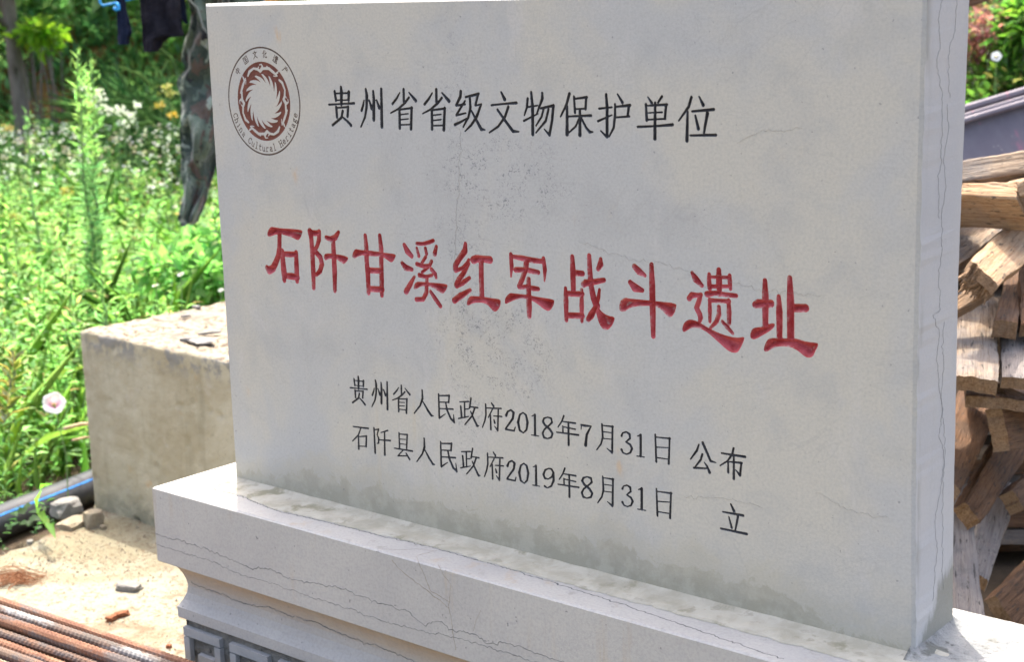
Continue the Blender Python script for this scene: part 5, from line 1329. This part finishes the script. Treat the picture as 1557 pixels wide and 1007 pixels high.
attach(mesh('drawcord', *tube([atd(x, y, 4.90) for x, y in pts], .003, 6)), tr, 'drawcord', mat_simple('grey_cord', (.14, .155, .13), (.2, .21, .18), 30))
o = link('navy_sock', loft([(-8, 178, 192), (0, 178, 191), (12, 179, 192), (28, 179, 196), (42, 179, 200), (50, 180, 201), (58, 179, 197), (67, 180, 196), (69, 182, 194)], 4.9, .02, .012, 3.), None, M['navy']); tag(o, 'small dark navy sock clipped to the blue hanger', 'sock')
o = link('black_garment', loft([(-60, 214, 280), (0, 213, 275), (25, 215, 277), (54, 216, 281), (56, 217, 262), (62, 218, 250), (70, 219, 246), (78, 221, 240), (80, 224, 236)], 4.9, .035, .035, 5.), None, M['blackcloth']); tag(o, 'shiny black shorts hanging between the sock and the trousers', 'shorts')
o = link('navy_garment', loft([(-60, 262, 281), (0, 266, 281), (20, 270, 284), (33, 280, 285), (36, 283, 285)], 4.97, .015, .01, 7.), None, M['navy']); tag(o, 'navy strip of clothing tucked behind the black shorts', 'clothing')
def hanger():
    t = empty('clothes_hanger', tuple(atd(200, -60, 4.9)), 'light blue plastic clothes hanger at the top edge', 'hanger')
    f = MB()
    for a in ([(152, -10), (152, 3), (156, 8), (176, 4), (215, -6), (300, -26)], [(152, -10), (215, -28), (300, -26)], [(215, -28), (222, -60), (232, -68)]):
        f.add(tube([atd(x, y, 4.9) for x, y in a], .004, 8))
    attach(mesh('frame', f.V, f.F, True), t, 'frame', M['bluep'])
    c = MB().add(tube([atd(x, y, 4.87) for x, y in ((177, 4), (180, 8), (181, 14), (177, 15), (173, 11))], .005, 8)); attach(mesh('clip', c.V, c.F, True), t, 'clip', M['bluep'])
hanger()
def line():
    P = [atd(-500, -40, 5.3), atd(0, -66, 5.05), atd(232, -72, 4.9), atd(345, -98, 5.02), atd(800, -70, 5.4), atd(1200, -60, 6.)]
    o = MB().add(tube(P, .003, 6)).build('clothes_line', mat_simple('line_wire', (.2, .2, .2), (.3, .3, .3)), None, True); tag(o, 'thin washing line strung above the hanging clothes', 'washing line')
    for k, (x, d) in enumerate(((-500, 5.3), (1200, 6.))):
        p = P[0] if k == 0 else P[-1]
        q = MB().add(tube([(p[0], p[1], -.6), (p[0], p[1], p[2]+.1)], .03, 10)).build('line_post', M['bark'], None, True); tag(q, ('wooden washing line post beyond the left edge', 'wooden washing line post behind the tablet')[k], 'post')
line()

# ------------------------------------------------------------------ timber pile on the right
WD = dict(grey=mat_wood('weathered_board', (.36, .28, .20), (.21, .145, .095), (.19, .175, .165), .75), tan=mat_wood('tan_board', (.50, .35, .21), (.34, .19, .095), (.34, .27, .21), .4),
          brown=mat_wood('shade_brown_board', (.20, .11, .06), (.10, .052, .028), (.12, .09, .07), .4), pale=mat_wood('pale_board', (.32, .28, .245), (.24, .20, .175), (.21, .195, .19), .6), end=mat_wood('sawn_end', (.29, .19, .11), (.16, .09, .045), (.23, .17, .12), .6, 1.), dark=mat_wood('shaded_sawn_end', (.15, .09, .05), (.08, .045, .025), (.11, .08, .06), .4, 1.))  # brown and dark end tones darkened to stand for the lower pile's shade
def plank(face, thick, mat, label, name='plank', endcol=None, rag=0., seed=0., nseg=30):
    """face: four (px, py, depth) corners of the visible face, order: along the board's length 0->1, 3->2; solid board of the given thickness behind it"""
    P = [atd(*f) for f in face]
    L = ((P[1]-P[0])+(P[2]-P[3]))/2; Wd = ((P[3]-P[0])+(P[2]-P[1]))/2; c = sum(P)/4
    ex_ = L/np.linalg.norm(L); ey_ = Wd-ex_*(Wd@ex_); wy = np.linalg.norm(ey_); ey_ /= wy; ez_ = np.cross(ex_, ey_)
    if ez_@(CC-c) < 0: ez_ = -ez_; flip = True
    else: flip = False
    Mx = Matrix(((ex_[0], ey_[0], ez_[0], c[0]), (ex_[1], ey_[1], ez_[1], c[1]), (ex_[2], ey_[2], ez_[2], c[2]), (0, 0, 0, 1)))
    loc = lambda p: (float((p-c)@ex_), float((p-c)@ey_))
    q = [loc(p) for p in P]; V = []; F = []; nw = 10
    for i in range(nseg+1):
        t = i/nseg
        for j in range(nw+1):
            s_ = j/nw
            x = (q[0][0]*(1-t)+q[1][0]*t)*(1-s_)+(q[3][0]*(1-t)+q[2][0]*t)*s_; y = (q[0][1]*(1-t)+q[1][1]*t)*(1-s_)+(q[3][1]*(1-t)+q[2][1]*t)*s_
            if i == 0: x += max(rag, .006)*(.3+mnoise.noise(Vector((j*1.9+seed+c[0]*9, seed, 0))))
            if i == nseg: x += .006*mnoise.noise(Vector((j*1.7+c[2]*11, 3, 0)))
            y += (.004*mnoise.noise(Vector((x*13+seed+c[2]*30, j, 1)))+.002*mnoise.noise(Vector((x*60+seed, j, 2)))) if j in (0, nw) else 0
            zz = .0028*mnoise.noise(Vector((x*9+seed+c[0]*7, y*45, 0)))+.0012*mnoise.noise(Vector((x*40, y*150, 3)))-(.0022 if j in (0, nw) else 0)-(.0018 if i in (0, nseg) else 0)
            V.append((x, y, zz))
    n1 = len(V)
    for v in list(V): V.append((v[0], v[1], -thick+v[2]))
    m = nw+1
    for i in range(nseg):
        for j in range(nw):
            a = i*m+j; F.append((a, a+m, a+m+1, a+1)); F.append((n1+a, n1+a+1, n1+a+m+1, n1+a+m))
    for i in range(nseg): F += [(i*m, n1+i*m, n1+(i+1)*m, (i+1)*m), (i*m+nw, (i+1)*m+nw, n1+(i+1)*m+nw, n1+i*m+nw)]
    nf = len(F)
    for j in range(nw): F += [(j, j+1, n1+j+1, n1+j), (nseg*m+j, n1+nseg*m+j, n1+nseg*m+j+1, nseg*m+j+1)]
    me = mesh(name, V, F); me.materials.append(WD[mat]); me.materials.append(WD[endcol or 'end'])
    for k in range(nf, len(F)): me.polygons[k].material_index = 1
    o = link(name, me); o.matrix_world = Mx; tag(o, label, 'plank'); return o
D0 = 3.05
plank([(1395, 251, D0+.05), (1660, 214, D0+.02), (1660, 247, D0), (1395, 286, D0+.03)], .11, 'grey', 'weathered grey board lying on top of the timber pile')
plank([(1400, 274, D0+.08), (1546, 277, D0-.04), (1546, 303, D0-.06), (1400, 294, D0+.06)], .10, 'tan', 'tan board just under the topmost weathered one')
plank([(1546, 277, D0-.038), (1640, 240, D0+.2), (1640, 275, D0+.2), (1546, 303, D0-.058)], .03, 'tan', 'short tan board end jutting right below the top board')
plank([(1420, 352, D0+.02), (1512, 295, D0+.25), (1488, 285, D0+.25), (1400, 330, D0+.02)], .025, 'brown', 'brown board wedged left under the tan one')
plank([(1440, 425, D0-.02), (1575, 300, D0+.38), (1500, 296, D0+.42), (1420, 352, D0+.06)], .028, 'grey', 'wide stained grey board sloping up to the right')
plank([(1474, 398, D0-.14), (1575, 300, D0+.22), (1600, 362, D0+.12), (1520, 430, D0-.18)], .022, 'tan', 'sunlit broken tan board with a splintered end', rag=.02, seed=3.)
# splinters of the broken end
def splinters():
    t = empty('splintered_board', tuple(atd(1480, 430, D0-.12)), 'orange splintered stub under the broken tan board', 'plank')
    mb = MB()
    for k in range(34):
        x0 = rng.uniform(1470, 1515); y0 = 408+(x0-1470)*.25+rng.uniform(0, 16); x1 = x0-rng.uniform(8, 34); y1 = y0+rng.uniform(10, 34)
        d = D0-.13+rng.uniform(-.01, .02)
        mb.add(tube([atd(x0, y0, d), atd((x0+x1)/2, (y0+y1)/2+rng.uniform(-2, 2), d-.005), atd(max(x1, 1440), y1, d)], [.0048, .004, .0008], 4))
    attach(mesh('splinter', mb.V, mb.F), t, 'splinter', WD['end'])
    o = plank([(1430, 470, D0-.10), (1505, 412, D0-.08), (1512, 440, D0-.10), (1445, 480, D0-.12)], .02, 'end', 'orange brown stub', rag=.01)
    mw = o.matrix_world.copy(); o.parent = t; o.matrix_parent_inverse = Matrix.Translation(-t.location); del o['label']; del o['category']; o.name = 'stub'
splinters()
plank([(1452, 572, D0-.22), (1450, 440, D0+.10), (1516, 452, D0+.08), (1519, 577, D0-.24)], .028, 'grey', 'flat board facing the viewer with a chewed lower end', endcol='end')
plank([(1525, 572, D0-.20), (1521, 488, D0+.02), (1600, 492, D0+.02), (1600, 576, D0-.2)], .022, 'pale', 'pale board with rough end at the right edge')
plank([(1511, 486, D0-.12), (1535, 405, D0+.22), (1556, 404, D0+.22), (1549, 490, D0-.12)], .032, 'brown', 'dark squared timber end above the pale board')
plank([(1552, 492, D0-.10), (1552, 398, D0+.1), (1620, 398, D0+.1), (1620, 492, D0-.1)], .026, 'brown', 'brown board standing at the right edge above the pale one')
plank([(1518, 582, D0-.10), (1625, 622, D0-.04), (1625, 648, D0-.04), (1530, 604, D0-.10)], .025, 'brown', 'brown board end poking out under the pale board')
plank([(1524, 620, D0-.16), (1600, 601, D0+.06), (1612, 674, D0+.06), (1538, 684, D0-.16)], .03, 'brown', 'thick brown block with a lighter sawn end at the right edge')
plank([(1464, 745, D0-.10), (1530, 600, D0+.42), (1475, 560, D0+.45), (1420, 712, D0-.06)], .03, 'brown', 'dark shaded board slanting behind the slab edge')
plank([(1490, 796, D0-.06), (1600, 640, D0+.40), (1560, 600, D0+.40), (1470, 762, D0-.06)], .03, 'brown', 'shaded board slanting below the thick block')
plank([(1540, 745, D0+.05), (1600, 690, D0+.3), (1630, 740, D0+.3), (1560, 775, D0+.05)], .03, 'brown', 'small board corner at the right edge low in the pile')
plank([(1503, 884, D0-.04), (1550, 740, D0+.26), (1500, 715, D0+.30), (1475, 868, D0-.02)], .026, 'pale', 'grey short board hanging low in the pile')
plank([(1452, 990, D0-.22), (1440, 735, D0+.05), (1474, 738, D0+.05), (1503, 990, D0-.24)], .022, 'pale', 'tall pale board standing upright next to the slab')
plank([(1515, 905, D0+.22), (1640, 780, D0+.5), (1700, 850, D0+.5), (1560, 985, D0+.2)], .03, 'brown', 'dark board in the deep shade at the pile foot')
plank([(1370, 566, D0-.20), (1366, 440, D0+.10), (1446, 450, D0+.08), (1448, 570, D0-.22)], .028, 'grey', 'unseen grey board added behind the slab edge to shade the pile')  # this and the next unseen board added to keep sun off the lower pile
plank([(1280, 560, D0-.18), (1276, 440, D0+.12), (1362, 450, D0+.10), (1366, 564, D0-.20)], .028, 'pale', 'unseen pale board added well behind the slab to shade the pile')
plank([(1470, 600, D0-.18), (1468, 575, D0+.28), (1600, 590, D0+.28), (1600, 612, D0-.16)], .02, 'brown', 'flat board added to shade the lower half of the pile')  # added to block sun from the boards below it
# hidden body of the pile: unseen boards added for support and to block light
for k in range(22):
    z0 = GZ-.09+k*.047
    for j in range(2):
        x = rng.uniform(1380, 1470) if j == 0 else rng.uniform(1560, 1640)
        c = atd(x, 500, D0+.75+rng.uniform(-.05, .12)+j*.2); V, F = box(-.75, .75, -.07, .07, 0, .035); o = link('plank', mesh('plank', V, F), None, WD[('brown', 'grey')[k % 2]])
        o.location = (c[0]+rng.uniform(-.05, .05), c[1], min(z0, .25)); o.rotation_euler = (rng.uniform(-.02, .02), rng.uniform(-.02, .02), math.radians(rng.uniform(28, 50)))
        if z0 > .27: bpy.data.objects.remove(o); continue
        tag(o, 'rough unseen board added inside the timber pile to support it and block light', 'plank', 'boards stacked inside the timber pile')

# ------------------------------------------------------------------ purple metal trough and brown beam behind the pile
def trough():
    d = 4.5; t = empty('metal_trough', tuple(atd(1560, 230, d)), 'faded purple grey metal trough behind the timber pile', 'trough')
    b = NB('purple_sheet'); P = b.geo().outputs['Position']
    col = b.mix(b.ramp(b.noise(P, 6, 5, .6), .35, .65), (.135, .115, .135), (.19, .17, .185)); col = b.mix(b.ramp(b.noise(b.mapping(P, scale=(1, 1, .5)), 16, 5, .7), .58, .66, 0, .5), col, (.36, .12, .17))
    col = b.mix(b.ramp(b.noise(P, 30, 5, .7), .63, .7, 0, .7), col, (.42, .36, .32))
    m = b.done(b.bsdf(col, .55, .4, b.bump(b.noise(P, 30, 4, .6), .2, .004)))
    def sheet(rows, name, thick):
        V = []; F = []
        for (x0, y0, d0, x1, y1, d1) in rows:
            for k in range(13):
                s_ = k/12; V.append(atd(x0+(x1-x0)*s_, y0+(y1-y0)*s_, d0+(d1-d0)*s_))
        n = len(rows)
        for i in range(n-1):
            for k in range(12): F.append((i*13+k, i*13+k+1, (i+1)*13+k+1, (i+1)*13+k))
        nb = len(V); V += [v+FH_3*thick for v in V]; F += [tuple(nb+i for i in f[::-1]) for f in F]
        for k in range(12): F += [(k, nb+k, nb+k+1, k+1), ((n-1)*13+k, (n-1)*13+k+1, nb+(n-1)*13+k+1, nb+(n-1)*13+k)]
        attach(mesh(name, V, F, False), t, name, m)
    X0, X1 = 1380, 1760
    yl = lambda x, y0: y0-(x-1463)*.30
    sheet([(X0, yl(X0, 183), d, X1, yl(X1, 183), d+.5), (X0, yl(X0, 260), d-.06, X1, yl(X1, 260), d+.44), (X0, yl(X0, 420), d-.16, X1, yl(X1, 420), d+.34)], 'side_panel', .02)
    for k, (y0, r) in enumerate(((166, .012), (177, .008), (184, .010))):
        P_ = [atd(X0+(X1-X0)*s_/10, yl(X0+(X1-X0)*s_/10, y0), d+.5*s_/10-.02*k) for s_ in range(11)]
        attach(mesh('rim', *tube(P_, r, 8)), t, 'rim', m)
    sheet([(X0, yl(X0, 162), d+.015, X1, yl(X1, 162), d+.515), (X0, yl(X0, 186), d+.0, X1, yl(X1, 186), d+.5)], 'rim_panel', .01)
    for x in (1400, 1740):
        p = atd(x, 300, d+.1); V, F = box(-.04, .04, -.04, .04, -.6, .15); o = link('leg', mesh('leg', V, F), None, m); o.location = (p[0], p[1], 0)
        o.parent = t; o.matrix_parent_inverse = Matrix.Translation(-t.location)
trough()
plank([(1400, 30, 4.2), (1560, -16, 4.35), (1560, -45, 4.35), (1400, 2, 4.2)], .06, 'brown', 'reddish brown timber beam crossing the top right corner')
